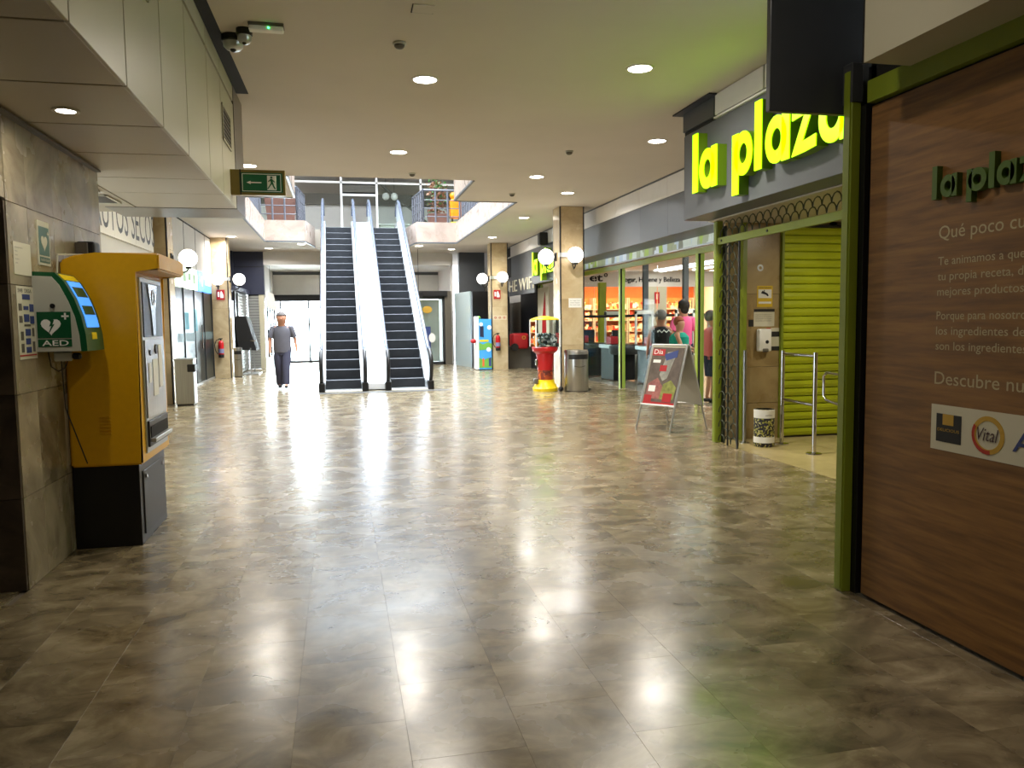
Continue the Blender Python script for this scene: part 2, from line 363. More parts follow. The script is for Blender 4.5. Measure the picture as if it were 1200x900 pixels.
# ================================================================ CEILING + UPPER FLOOR with the void
ce = struct('ceiling', 'beige plaster ceiling of the hall')
b = B()
b.box(-6, 8, -4, 13.6, CZ, F2)
for x0, x1, y0, y1 in ((-6, -.8, 13.6, 15.9), (2.35, 8, 13.6, 15.9), (-6, -2.1, 15.9, 24.4), (3.62, 8, 15.9, 24.4)): b.box(x0, x1, y0, y1, CZ, F2)
b.prism([(-6, 24.4), (-.95, 24.4), (-.72, 26.), (-.72, 34), (-6, 34)], 'z', CZ, F2)
b.prism([(8, 24.4), (2.4, 24.4), (2.2, 26.), (2.2, 34), (8, 34)], 'z', CZ, F2)
b.box(-.72, 2.2, 26.3, 34, CZ, F2)
b.put('plaster_slab', 'ceil', ce)
vf = struct('trim_1', 'pale marble edge of the opening around the escalators')
def fascia(p, q, n=6):
    p, q = Vector(p), Vector(q); d = (q-p); nn = Vector((d.y, -d.x)).normalized()*.03
    for k in range(n):
        a = p+d*(k/n)+d.normalized()*.003; c = p+d*((k+1)/n)-d.normalized()*.003
        B().prism([(a.x, a.y), (c.x, c.y), (c.x+nn.x, c.y+nn.y), (a.x+nn.x, a.y+nn.y)], 'z', CZ+.03, F2+.04).put('marble_panel', 'pink', vf)
    a, c = p, q
    B().prism([(a.x, a.y), (c.x, c.y), (c.x+nn.x*1.3, c.y+nn.y*1.3), (a.x+nn.x*1.3, a.y+nn.y*1.3)], 'z', CZ-.012, CZ+.028).put('edge_strip', 'grey', vf)
fascia((2.35, 15.9), (2.35, 13.6), 2); fascia((3.62, 15.9), (2.35, 15.9), 1); fascia((3.62, 24.4), (3.62, 15.9), 8); fascia((2.4, 24.4), (3.62, 24.4), 1); fascia((2.2, 26.), (2.4, 24.4), 1)
fascia((-.8, 13.6), (-.8, 15.9), 2); fascia((-.8, 15.9), (-2.1, 15.9), 1); fascia((-2.1, 15.9), (-2.1, 24.4), 8); fascia((-2.1, 24.4), (-.95, 24.4), 1); fascia((-.95, 24.4), (-.72, 26.), 1)
# upper hall shell
uw = struct('wall_upper', 'grey walls of the upper hall')
B().box(-8, -7.8, 10, 34, F2, 7.4).box(9.8, 10, 10, 34, F2, 7.4).box(-8, 10, 9.8, 10, F2, 7.4).put('side_wall', 'white', uw)
B().box(-8, 10, 33.8, 34, F2, 7.4).put('rear_wall', 'ceil', uw)
uc = struct('ceiling_upper', 'upper ceiling with a roof light over the void')
B().box(-8, -2.4, 9.8, 34, 7.4, 7.6).box(4, 10, 9.8, 34, 7.4, 7.6).box(-2.4, 4, 9.8, 13.6, 7.4, 7.6).box(-2.4, 4, 26.5, 34, 7.4, 7.6).put('plaster', 'white', uc)
sg = struct('window_1', 'white framed glazing of the upper shop front')
for x in (-3.2, -1.6, .18, 1.38, 2.9, 4.4): B().box(x-.035, x+.035, 27.9, 27.98, F2, 6.9).put('mullion', 'white', sg)
B().box(-3.2, 4.4, 27.9, 27.98, 6.28, 6.34).box(-3.2, 4.4, 27.9, 27.98, 4.53, 4.6).put('transom_bar', 'white', sg)
B().box(-6, 8, 27.86, 28.0, 6.9, 7.4).put('head_panel', 'pink', sg)
for x0, x1 in ((-3.16, -1.64), (1.42, 2.86), (2.94, 4.36)): B().box(x0, x1, 27.935, 27.945, 4.6, 6.28).put('pane', 'glass', sg)
B().box(.22, 1.34, 28.0, 28.03, 5.94, 6.28).put('louvre_backing', 'gap', sg)
lv = B()
for k in range(7): lv.box(.22, 1.34, 27.92, 28.0, 6.0+k*.035, 6.018+k*.035)
lv.put('louvre', 'grill', sg); B().box(.22, 1.34, 27.9, 27.96, 5.86, 5.93).put('blind_box', 'white', sg)
B().box(-3.5, 5, 30.5, 30.6, F2, 6.0).put('grey_partition', 'white', sg)
B().box(-3.5, 5, 30.3, 30.45, 5.9, 6.3).put('beam', 'grill', sg)
cn = thing('counter', 'white counter with small items behind upper glazing at the right escalator', 'counter', (1.9, 28.6, F2))
B().box(1.5, 2.5, 28.3, 28.8, F2, F2+.42).put('body', 'offw', cn); B().box(1.45, 2.55, 28.25, 28.85, F2+.42, F2+.46).put('top', 'white', cn)
for x, z0, lab in ((1.75, 6.02, 'left white globe lamp hanging behind the upper glazing'), (2.05, 6.02, 'right white globe lamp hanging behind the upper glazing')):
    g = thing('hanging_lamp', lab, 'lamp', (x, 28.9, z0), 'hanging globe lamps upstairs')
    B().ball((x, 28.9, z0), .13).put('globe', 'white', g, True); B().tube([(x, 28.9, z0+.12), (x, 28.9, 7.4)], .006, 6).put('rod', 'black', g)
sgn = thing('stair_slide_beam', 'grey slanting beam behind the upper glazing on the right', 'beam', (2.5, 29.4, F2))
B().hexa([(1.6, 29.4, 6.5), (1.7, 29.4, 6.5), (1.7, 29.5, 6.5), (1.6, 29.5, 6.5)], [(3.2, 29.4, 5.2), (3.3, 29.4, 5.2), (3.3, 29.5, 5.2), (3.2, 29.5, 5.2)]).put('bar', 'grill', sgn)

# ================================================================ LEFT SIDE
wl = struct('wall_left', 'marble clad wall behind the yellow machine')
B().box(-2.4, -1.80, 4.9, 6.64, 0, CZ).put('core', 'grout', wl)
ys = [4.885, 5.19, 5.63, 6.03, 6.655]; zs = [0, .53, 1.12, 1.74, 2.2, 2.76]
for i in range(4):
    for j in range(5):
        B().box(-1.80, -1.78, ys[i]+.0015, ys[i+1]-.0015, zs[j]+.0015, zs[j+1]-.0015, .001).put('marble_panel', 'wallm', wl)
for j in range(4):       # the dark reveal of the opening
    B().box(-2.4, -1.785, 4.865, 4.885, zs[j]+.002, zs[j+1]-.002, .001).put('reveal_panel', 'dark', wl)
for k in range(5):
    B().box(-1.80, -1.78, 4.88-(k+1)*1.1+.002, 4.88-k*1.1-.002, 2.21, 2.76, .001).put('lintel_panel', 'wallm', wl)
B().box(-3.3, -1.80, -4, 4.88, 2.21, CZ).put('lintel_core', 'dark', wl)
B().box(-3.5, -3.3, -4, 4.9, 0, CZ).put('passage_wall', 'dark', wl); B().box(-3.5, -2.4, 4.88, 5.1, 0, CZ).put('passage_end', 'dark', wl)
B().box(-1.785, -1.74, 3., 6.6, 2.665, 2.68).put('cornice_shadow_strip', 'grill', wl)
# left bulkhead
bh = struct('trim_2', 'beige panelled bulkhead along the left with dark joints')
BX, BZ = -1.0, 2.69
B().box(-3.6, BX-.02, -4, 8.6, BZ+.02, CZ).put('core', 'gap', bh)
jy = [-.21, .71, 1.63, 2.55, 3.47, 4.33, 5.17, 5.99, 6.94, 7.70, 8.62]
for a, c in zip(jy, jy[1:]):
    B().box(BX-.02, BX, a+.009, c-.009, BZ, 3.735, .002).put('face_panel', 'panel', bh)
    B().box(BX-.02, BX, a+.007, c-.007, 3.77, CZ-.01, .002).put('upper_face_panel', 'panel', bh)
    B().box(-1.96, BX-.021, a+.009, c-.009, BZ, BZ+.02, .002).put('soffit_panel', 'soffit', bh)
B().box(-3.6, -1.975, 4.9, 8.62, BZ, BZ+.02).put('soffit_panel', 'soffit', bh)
B().box(-2.25, BX+.005, 8.62, 9.35, BZ-.005, CZ).put('steel_end', 'steeld', bh)
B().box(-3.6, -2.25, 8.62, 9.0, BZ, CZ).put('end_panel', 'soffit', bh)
B().hexa([(BX, 4, CZ-.005), (BX, 8.9, CZ-.005), (-.87, 8.9, CZ-.005), (-.94, 4, CZ-.005)], [(BX, 4, CZ-.001), (BX, 8.9, CZ-.001), (-.87, 8.9, CZ-.001), (-.94, 4, CZ-.001)]).put('edge_strip', 'gap', bh)
def grille(name, label, F, w, h, n, parent=None, cat='vent'):
    t = thing(name, label, cat, F[0])
    B().fr(F, [(0, 0), (w, 0), (w, h), (0, h)], .0, .004).put('backing', 'gap', t)
    b = B()
    for p in ([(0, 0), (w, 0), (w, .02), (0, .02)], [(0, h-.02), (w, h-.02), (w, h), (0, h)], [(0, 0), (.02, 0), (.02, h), (0, h)], [(w-.02, 0), (w, 0), (w, h), (w-.02, h)]): b.fr(F, p, .0, .012)
    b.put('frame', 'panel', t)
    for k in range(n):
        z = .025+(h-.05)*(k+.3)/n; B().fr(F, [(.02, z), (w-.02, z), (w-.02, z+(h-.05)/n*.45), (.02, z+(h-.05)/n*.45)], .003, .009).put('slat', 'grill', t)
grille('wall_vent', 'far square vent grille on the beige bulkhead face near the exit sign', Fleft(BX, 7.75, 3.2), .55, .33, 7)
grille('wall_vent', 'near vent grille on the bulkhead face cut by the top frame edge', Fleft(BX, 4.45, 3.3), .42, .34, 7)
Fs = (Vector((-2.75, 7.75, BZ)), Y_, X_, -Z_)
grille('soffit_vent', 'rectangular air grille in the soffit beside the machine', (Vector((-2.75, 7.15, BZ)), X_, Y_, -Z_), .72, .5, 9)
grille('soffit_vent', 'second air grille in the soffit, farther from the camera', (Vector((-2.75, 7.85, BZ)), X_, Y_, -Z_), .72, .5, 9)

def downlight(x, y, z, label, r=.115, e=None, grp='ceiling downlights'):
    t = thing('downlight', label, 'light', (x, y, z), grp)
    F = (Vector((x, y, z)), X_, Y_, -Z_)
    B().ring(F, (0, 0), r, r+.022, -.0, .008).put('rim', 'white', t); B().disc(F, (0, 0), r, .0, .005).put('lens', 'lamp', t)
    lamp('downlight_lamp', 'AREA', (x, y, z-.012), LAMP_E if e is None else e, (1.0, .93, .82) if y < 14 else (1., .97, .93), r*1.8, shape='DISK', spread=math.radians(160))
DL = [((498, 93), 'nearest downlight above the middle of the hall'), ((750, 80), 'large near downlight left of the dark hanging panel'), ((770, 165), 'downlight just left of the big lime sign'),
      ((467, 178), 'downlight in front of the void opening above the escalators'), ((629, 207), 'downlight left of the near right pillar top'), ((665, 226), 'downlight directly before the near right pillar'),
      ((614, 255), 'downlight beyond the near right pillar, right of the void'), ((577, 278), 'downlight over the far right pillar'), ((291, 194), 'downlight peeking past the left bulkhead above the exit sign'),
      ((271, 277), 'downlight above the far left pillar'), ((315, 291), 'downlight above the dark blue column'), ((353, 286), 'downlight beside the left escalator top'), ((529, 292), 'downlight right of the right escalator under the upper floor'), ((491, 288), 'small downlight at the chamfer of the right mezzanine')]
for (px, py), lab in DL:
    p = atz(px, py, CZ); downlight(p.x, p.y, CZ, lab)
downlight(1.0, 3.0, CZ, 'downlight over the near floor, above the frame', e=11); downlight(2.2, -.5, CZ, 'downlight behind the camera on the right', e=12); downlight(.2, -2.2, CZ, 'downlight behind the camera on the left', e=12)
p = atz(77, 129, BZ); downlight(p.x, p.y, BZ, 'small downlight in the left soffit above the notices', .05, 3.2, None)
def detector(px, py, label):
    p = atz(px, py, CZ); t = thing('smoke_detector', label, 'smoke detector', (p.x, p.y, CZ), 'ceiling smoke detectors')
    B().lathe((p.x, p.y, CZ), [(.055, 0), (.06, -.015), (.055, -.02)], 18).put('base', 'offw', t, True)
    B().lathe((p.x, p.y, CZ), [(.045, -.02), (.045, -.035), (.03, -.05), (.012, -.056)], 18).put('sensor_head', 'grill', t, True)
for a in ((468, 50, 'smoke detector nearest the camera on the ceiling'), (483, 203, 'smoke detector by the edge of the void'), (667, 177, 'smoke detector between downlights right of centre'), (600, 227, 'smoke detector at the right corner of the void')): detector(*a)
p = atz(496, 10, CZ); t = thing('ceiling_hatch', 'small square access hatch in the ceiling at top centre', 'hatch', (p.x, p.y, CZ))
B().box(p.x-.08, p.x+.08, p.y-.08, p.y+.08, CZ-.006, CZ).put('door', 'ceil', t); B().box(p.x-.085, p.x+.085, p.y+.082, p.y+.09, CZ-.003, CZ).box(p.x-.09, p.x-.083, p.y-.08, p.y+.09, CZ-.003, CZ).put('open_gap', 'gap', t)
p = atz(312, 29, CZ); t = thing('emergency_light', 'white emergency light bar with green led on the ceiling', 'emergency light', (p.x, p.y, CZ))
B().box(p.x-.14, p.x+.14, p.y-.06, p.y+.06, CZ-.02, CZ, .004).put('base', 'grill', t); B().box(p.x-.135, p.x+.135, p.y-.05, p.y+.03, CZ-.06, CZ-.02, .01, 2).put('diffuser', 'paperw', t)
B().ball((p.x+.02, p.y-.052, CZ-.04), .008).put('led', mat('green_led', (60,255,120), .4, emit=5), t)
for px, py, r, lab in ((286, 34, .065, 'upper dome camera beside the emergency light'), (273, 42, .095, 'lower larger dome camera at the bulkhead edge')):
    p = atz(px, py, CZ); t = thing('dome_camera', lab, 'camera', (p.x, p.y, CZ), 'ceiling dome cameras')
    B().lathe((p.x, p.y, CZ), [(r, 0), (r, -.05), (r*.9, -.055)], 20).put('mount', 'black', t, True)
    B().lathe((p.x, p.y, CZ), [(r*.88, -.055), (r*.85, -.09), (r*.6, -.115), (r*.2, -.125)], 20).put('housing', 'alu', t, True); B().ball((p.x, p.y-.02, CZ-.115), r*.28).put('lens', 'black', t, True)

# exit sign
t = thing('exit_sign', 'green running man exit sign in a brass frame on the left bulkhead', 'sign', (-.75, 8.2, 2.77))
F = Fcam(-1.0, 8.18, 2.765)
B().box(-1.0, -.485, 8.18, 8.26, 2.765, 3.01, .004).put('case', 'olive', t)
B().fr(F, [(.085, .025), (.49, .025), (.49, .215), (.085, .215)], 0, .004).put('face', 'green', t)
B().fr(F, [(.088, .0), (.10, .0), (.10, .245), (.088, .245)], 0, .006).put('divider', 'black', t)
w = B()
for q in ([(.11, .035), (.475, .035), (.475, .04), (.11, .04)], [(.11, .2), (.475, .2), (.475, .205), (.11, .205)], [(.11, .04), (.115, .04), (.115, .2), (.11, .2)], [(.47, .04), (.475, .04), (.475, .2), (.47, .2)],
          [(.18, .115), (.29, .115), (.29, .125), (.18, .125)], [(.15, .12), (.19, .104), (.19, .136)], [(.345, .05), (.43, .05), (.43, .19), (.345, .19)]): w.fr(F, q, .004, .006)
w.put('white_marks', 'litw' if 0 else 'paperw', t)
r = B()
r.disc(F, (.385, .172), .011, .006, .008, 12)
for q in ([(.372, .158), (.395, .158), (.40, .115), (.38, .115)], [(.38, .118), (.395, .118), (.37, .085), (.352, .058), (.345, .066), (.362, .09)], [(.385, .118), (.402, .118), (.41, .09), (.425, .062), (.415, .056), (.398, .085)],
          [(.392, .158), (.398, .15), (.42, .13), (.414, .124), (.388, .145)], [(.374, .158), (.37, .15), (.352, .135), (.358, .128), (.38, .145)]): r.fr(F, q, .006, .008)
r.put('running_man', 'green', t)

# papers and AED sign on the marble wall
def poster(name, label, cat, F, w, h, m, th=.003):
    o = thing(name, label, cat, F[0]); B().fr(F, [(0, 0), (w, 0), (w, h), (0, h)], 0, th).put('sheet', m, o); return o
F = Fleft(-1.78, 5.32, 1.88); t = poster('aed_notice', 'green sign with a white heart high on the marble wall', 'sign', F, .2, .27, 'paper', .006)
gdk = mat('faded_sign_green', (74,108,98), .5)
B().fr(F, [(.015, .06), (.185, .06), (.185, .235), (.015, .235)], .006, .008).fr(F, [(.015, .015), (.185, .015), (.185, .05), (.015, .05)], .006, .008).put('green_field', gdk, t)
def heart(F, c, s, d0, d1, b):
    pts = []
    for k in range(24):
        a = 2*math.pi*k/24; pts.append((c[0]+s*16*math.sin(a)**3/17, c[1]+s*(13*math.cos(a)-5*math.cos(2*a)-2*math.cos(3*a)-math.cos(4*a))/17))
    b.fr(F, pts, d0, d1)
b = B(); heart(F, (.095, .14), .055, .008, .010, b); b.fr(F, [(.15, .195), (.175, .195), (.175, .203), (.15, .203)], .008, .010).fr(F, [(.159, .187), (.166, .187), (.166, .212), (.159, .212)], .008, .010); b.put('heart', 'paper', t)
text('lettering', 'desfibrilador', (Vector((-1.772, 5.345, 1.905)), Y_, Z_, X_), .018, 'paper', t, .15)
F = Fleft(-1.78, 4.945, 1.80); t = poster('notice', 'upper blank looking white sheet taped on the marble wall', 'notice', F, .255, .185, 'paper')
for k in range(5): text('line', ('Informamos a nuestros', 'clientes', 'horario', 'de apertura', 'gracias')[k], (F[0]+X_*.003+Y_*.02+Z_*(.15-k*.022), Y_, Z_, X_), .009, 'grill', t)
F = Fleft(-1.78, 4.95, 1.315); t = poster('notice', 'tall instruction sheet with blue pictures on the marble wall', 'notice', F, .265, .42, 'paper')
text('heading', 'SVB  DESA', (F[0]+X_*.003+Y_*.02+Z_*.385, Y_, Z_, X_), .022, 'txtk', t, .2)
b = B()
for (u, v, w_, h_) in ((.08, .345, .11, .03), (.09, .285, .07, .022), (.18, .275, .06, .045), (.09, .215, .075, .045), (.18, .205, .06, .045), (.10, .135, .075, .04), (.10, .085, .07, .035), (.10, .035, .075, .035)): B().fr(F, [(u, v), (u+w_, v), (u+w_, v+h_), (u, v+h_)], .003, .005).put('blue_picture', 'bluep', t)
b = B()
for (u, v, w_, h_) in ((.02, .28, .045, .04), (.02, .21, .045, .04), (.09, .19, .09, .012), (.03, .11, .04, .05), (.2, .13, .03, .05), (.03, .04, .04, .05), (.2, .04, .035, .06)): B().fr(F, [(u, v), (u+w_, v), (u+w_, v+h_), (u, v+h_)], .003, .0045).put('grey_picture', 'grill', t)
B().fr(F, [(.0, .018), (.25, .018), (.25, .026), (.0, .026)], .003, .005).put('red_line', 'redm', t)

# AED cabinet
t = thing('aed_cabinet', 'white and green defibrillator cabinet with AED lettering beside the yellow machine', 'defibrillator', (-1.65, 5.2, 1.35))
prof = [(-1.78, 1.35), (-1.50, 1.35), (-1.505, 1.45), (-1.525, 1.56), (-1.56, 1.67), (-1.61, 1.77), (-1.66, 1.825), (-1.78, 1.83)]
B().prism(prof, 'y', 5.21, 5.56).put('shell', 'dgreen', t)
B().prism([(-1.78, 1.352), (-1.535, 1.352), (-1.54, 1.45), (-1.56, 1.56), (-1.59, 1.65), (-1.635, 1.75), (-1.675, 1.80), (-1.78, 1.805)], 'y', 5.2, 5.215).put('side_panel', 'offw', t)
F = Fcam(-1.765, 5.2, 1.38)
B().fr(F, [(.0, .0), (.185, .0), (.185, .045), (.0, .045)], 0, .002).fr(F, [(.0, .052), (.185, .052), (.185, .21), (.0, .21)], 0, .002).put('green_plate', 'dgreen', t)
b = B(); heart(F, (.075, .125), .058, .002, .004, b); b.fr(F, [(.135, .178), (.175, .178), (.175, .188), (.135, .188)], .002, .004).fr(F, [(.15, .163), (.16, .163), (.16, .203), (.15, .203)], .002, .004); b.put('heart', 'paperw', t)
B().fr(F, [(.082, .165), (.066, .122), (.078, .125), (.062, .085), (.066, .085), (.096, .137), (.084, .134), (.094, .16)], .004, .005).put('lightning_bolt', 'dgreen', t)
text('lettering', 'AED', (F[0]+X_*.022+Z_*.007-Y_*.002, X_, Z_, -Y_), .034, 'paperw', t, .145, bold=.01)
B().disc(F, (.09, .245), .014, 0, .008).put('lock', 'black', t)
def curved(y0, y1, i0, i1, off, name, m):
    pr = [(-1.66, 1.825), (-1.61, 1.77), (-1.56, 1.67), (-1.525, 1.56), (-1.505, 1.45), (-1.50, 1.35)]
    def ip(s):
        k = min(int(s), 4); f = s-k; return Vector(pr[k])*(1-f)+Vector(pr[k+1])*f
    ps = [ip(i0+(i1-i0)*k/6) for k in range(7)]
    outer = [(q.x+off, q.y+off*.5) for q in ps]; inner = [(q.x-.002, q.y-.001) for q in ps]
    B().prism(outer+inner[::-1], 'y', y0, y1).put(name, m, t)
curved(5.25, 5.52, .15, .8, .004, 'yellow_cap', 'ylw'); curved(5.27, 5.51, .9, 3.6, .004, 'screen', 'blue'); curved(5.29, 5.49, 1.3, 1.9, .006, 'screen_icon', 'dgreen'); curved(5.29, 5.49, 2.4, 2.9, .006, 'screen_icon', 'dgreen'); curved(5.33, 5.42, 3.9, 4.3, .004, 'yellow_label', 'ylw')
B().tube([(-1.72, 5.22, 1.35), (-1.715, 5.24, 1.26), (-1.68, 5.25, 1.23), (-1.64, 5.25, 1.25), (-1.62, 5.25, 1.31), (-1.58, 5.27, 1.33)], .004, 6).put('cable', 'black', t, True)
B().tube([(-1.66, 5.25, 1.35), (-1.66, 5.25, 1.27), (-1.655, 5.26, 1.0), (-1.65, 5.6, .6)], .004, 6).put('cable', 'black', t, True)
B().box(-1.70, -1.60, 5.24, 5.27, 1.29, 1.35, .008).put('plug', 'offw', t); B().box(-1.60, -1.55, 5.24, 5.28, 1.30, 1.34, .01).put('plug_head', 'black', t)
# black alarm box on the wall, with its cable
p = atx(92, 292, -1.78)
t = thing('alarm_box', 'small black box on the marble wall above the yellow machine', 'alarm box', (-1.74, p.y, p.z-.05))
B().box(-1.78, -1.66, p.y-.06, p.y+.08, p.z-.05, p.z+.05, .015, 2).put('housing', 'black', t); B().box(-1.78, -1.70, p.y-.08, p.y-.06, p.z-.04, p.z+.04, .004).put('side', 'grill', t)
B().tube([(-1.70, p.y-.03, p.z-.04), (-1.72, p.y-.15, p.z-.05), (-1.76, p.y-.5, p.z-.08), (-1.77, p.y-.52, p.z-.3)], .006, 6).put('cable', 'paper', t, True)

# yellow machine
t = thing('vending_machine', 'tall yellow photo or ice machine on a black base by the marble wall', 'machine', (-1.56, 6.1, 0))
y0, y1 = 5.68, 6.53
B().box(-1.775, -1.36, y0+.02, y1-.05, 0, .56, .004).put('base_cabinet', 'base', t)
B().box(-1.362, -1.352, y0+.1, y1-.12, .06, .50, .003).put('base_door', 'base2', t)
for yy in (y0+.15, y1-.2): B().disc(Fleft(-1.352, yy, .46), (0, 0), .014, 0, .012, 14).put('lock', 'chrome', t)
b = B()
pr = [(-1.775, .56), (-1.33, .56), (-1.33, 1.87), (-1.17, 1.87), (-1.17, 1.985), (-1.56, 1.985), (-1.70, 1.965), (-1.775, 1.93)]
b.prism(pr, 'y', y0, y1); bmesh.ops.bevel(b.bm, geom=b.bm.edges[:], offset=.012, segments=2, affect='EDGES'); b.put('body', 'yellow', t, True)
B().box(-1.335, -1.318, y0+.10, y1-.10, .62, 1.83, .004).put('front_frame', 'alu', t)
B().box(-1.32, -1.312, y0+.14, y1-.14, 1.42, 1.80, .002).put('display_window', 'dglass', t)
b = B(); yy = (y0+y1)/2; b.prism([(yy-.15, 1.79), (yy+.13, 1.79), (yy+.05, 1.6), (yy+.04, 1.43), (yy-.04, 1.43), (yy-.07, 1.6)], 'x', -1.312, -1.306); b.put('steel_chute', 'chrome', t)
B().ring(Fleft(-1.306, yy-.01, 1.70), (0, 0), .04, .055, 0, .004, sx=.8).put('chute_ring', 'steel', t)
B().box(-1.32, -1.310, y0+.13, y1-.13, .86, 1.40, .002).put('steel_panel', 'steel', t)
B().disc(Fleft(-1.31, yy+.02, 1.33), (0, 0), .035, 0, .006).disc(Fleft(-1.31, yy-.16, 1.31), (0, 0), .02, 0, .006).put('button', 'black', t)
b = B()
for (a, c, d, e) in ((-.1, .05, 1.0, 1.26), (.09, .2, 1.05, 1.36), (-.22, -.15, 1.1, 1.24)): B().fr(Fleft(-1.31, yy, 0), [(a, d), (c, d), (c, e), (a, e)], 0, .003).put('instruction_sheet', 'paperw', t)
B().box(-1.32, -1.305, y0+.13, y1-.13, .66, .84, .003).put('tray_surround', 'base2', t)
B().box(-1.306, -1.300, y0+.16, y1-.16, .72, .80).put('tray_opening', 'gap', t); B().box(-1.31, -1.27, y0+.15, y1-.15, .69, .72, .004).put('tray_lip', 'alu', t)
for k in range(6): B().box(-1.585, -1.515, y0-.008, y0+.004, .78+k*.022, .79+k*.022, .002).put('vent_slot', 'yellow', t)

# storefront beyond the left wall, with its white sign
ws = struct('wall_left_shops', 'shop fronts along the left side')
B().box(-4.4, -3.3, 9.35, 15.6, 2.35, CZ).put('sign_backing', 'panel', ws); B().box(-4.4, -3.28, 9.0, 15.6, 0, 2.32).put('shop_front', 'panel', ws)
B().box(-3.29, -3.27, 9.35, 15.6, 2.32, 2.35).put('shadow_joint', 'gap', ws)
t = thing('shop_sign', 'white sign with tall dark letters above the yellow machine', 'sign', (-3.28, 13.2, 2.62))
for k in range(4): B().box(-3.30, -3.27, 10.4+k*1.28, 10.4+(k+1)*1.28-.01, 2.83, 3.7, .003).put('panel', 'paperw', t)
text('lettering', 'FRUTOS SECOS', Fleft(-3.27, 11.75, 2.93), .6, 'base2', t, 3.85, .0)
# beyond pillar: dark glass fronts with lit signs
B().box(-4.4, -4.2, 15.6, 27.5, 0, CZ).put('inner_wall', 'blackp', ws)
B().box(-4.2, -3.46, 16.5, 23.35, 2.87, CZ-.002).put('fascia', 'white', ws)
for y in (17.9, 19.5, 21.0, 22.4): B().box(-3.47, -3.455, y-.012, y+.012, 2.87, CZ-.02).put('joint', 'gap', ws)
B().box(-3.6, -3.45, 16.5, 23.35, CZ-.06, CZ-.03).put('joint', 'gap', ws)
wg = struct('window_2', 'dark glass shop front between the left pillars')
for k in range(5): B().box(-3.50, -3.48, 16.5+k*1.37, 16.5+(k+1)*1.37-.03, .05, 2.35).put('pane', 'dglass', wg)
for k in range(6): B().box(-3.52, -3.46, 16.48+k*1.36, 16.52+k*1.36, 0, 2.4).put('mullion', 'base2', wg)
B().box(-3.52, -3.46, 16.5, 23.35, .0, .06).put('sill', 'alu', wg)
B().box(-3.48, -3.473, 16.5, 23.3, 1.12, 1.32).put('frosted_band', mat('frosted_band', (70,88,88), .5), wg)
b = B()
for y, z, a, c in ((16.9, 1.35, .5, .8), (17.6, 1.5, .35, .5), (19.2, 1.4, .6, .4), (20.5, 1.35, .4, .55)): B().box(-3.48, -3.47, y, y+a, z, z+c).put('poster', 'teald', wg)
B().tube([(-3.44, 21.4, .9), (-3.44, 21.4, 1.5)], .018, 8).put('door_handle', 'chrome', wg)
t = thing('lit_sign', 'glowing pale green shop sign behind the near left globe lamp', 'sign', (-3.66, 17.2, 2.4)); B().box(-3.58, -3.43, 17.4, 20.95, 2.36, 2.86, .01).put('box', 'litw', t); 
b = B()
pgp = mat('pale_green_print', (150,190,140), .5)
for k in range(5): B().box(-3.43, -3.426, 17.9+k*.6, 18.2+k*.6, 2.5+.06*(k % 2), 2.72).put('print', pgp, t)
t = thing('lit_sign', 'glowing blue shop sign left of the far left pillar', 'sign', (-3.5, 20.9, 2.4)); B().box(-3.58, -3.43, 21.05, 23.05, 2.36, 2.86, .01).put('box', 'litb', t)
B().ball((-3.43, 21.6, 2.62), .14, (.05, 1, 1)).put('round_print', 'paperw', t); B().box(-3.432, -3.42, 22.0, 22.9, 2.54, 2.70).put('print', 'paperw', t)

# ================================================================ PILLARS
def pillar(x0, x1, y0, label, side):
    t = thing('pillar', label, 'pillar', ((x0+x1)/2, y0+.28, 0), 'marble pillars')
    d = .56
    B().box(x0+.03, x1-.03, y0+.03, y0+d-.03, 0, CZ-.005).put('core', 'gap', t)
    hs = [0, .98, 1.96, 2.94, CZ-.005]
    for a, c in zip(hs, hs[1:]):
        B().box(x0+.035, x1-.035, y0, y0+.03, a+.001, c-.001, .001).put('front_panel', 'cream', t)
        B().box(x0, x0+.03, y0+.035, y0+d-.035, a+.001, c-.001, .001).put('side_panel', 'cream', t)
        B().box(x1-.03, x1, y0+.035, y0+d-.035, a+.001, c-.001, .001).put('side_panel', 'cream', t)
        B().box(x0+.035, x1-.035, y0+d-.03, y0+d, a+.001, c-.001, .001).put('back_panel', 'cream', t)
    for x in (x0, x1-.03):
        for y in (y0, y0+d-.03): B().box(x+.004, x+.026, y+.004, y+.026, 0, CZ-.005).put('corner_strip', 'base2', t)
    return t
pillar(4.63, 5.18, 16.3, 'near right marble pillar between gumball machine and steel bin', 1)
pillar(4.62, 5.17, 24.1, 'far right marble pillar beside the blue toy machine', 1)
pillar(-3.66, -3.11, 15.9, 'near left marble pillar half hidden by the yellow machine', 1)
pillar(-3.56, -3.02, 23.4, 'far left marble pillar with fire extinguisher', 1)
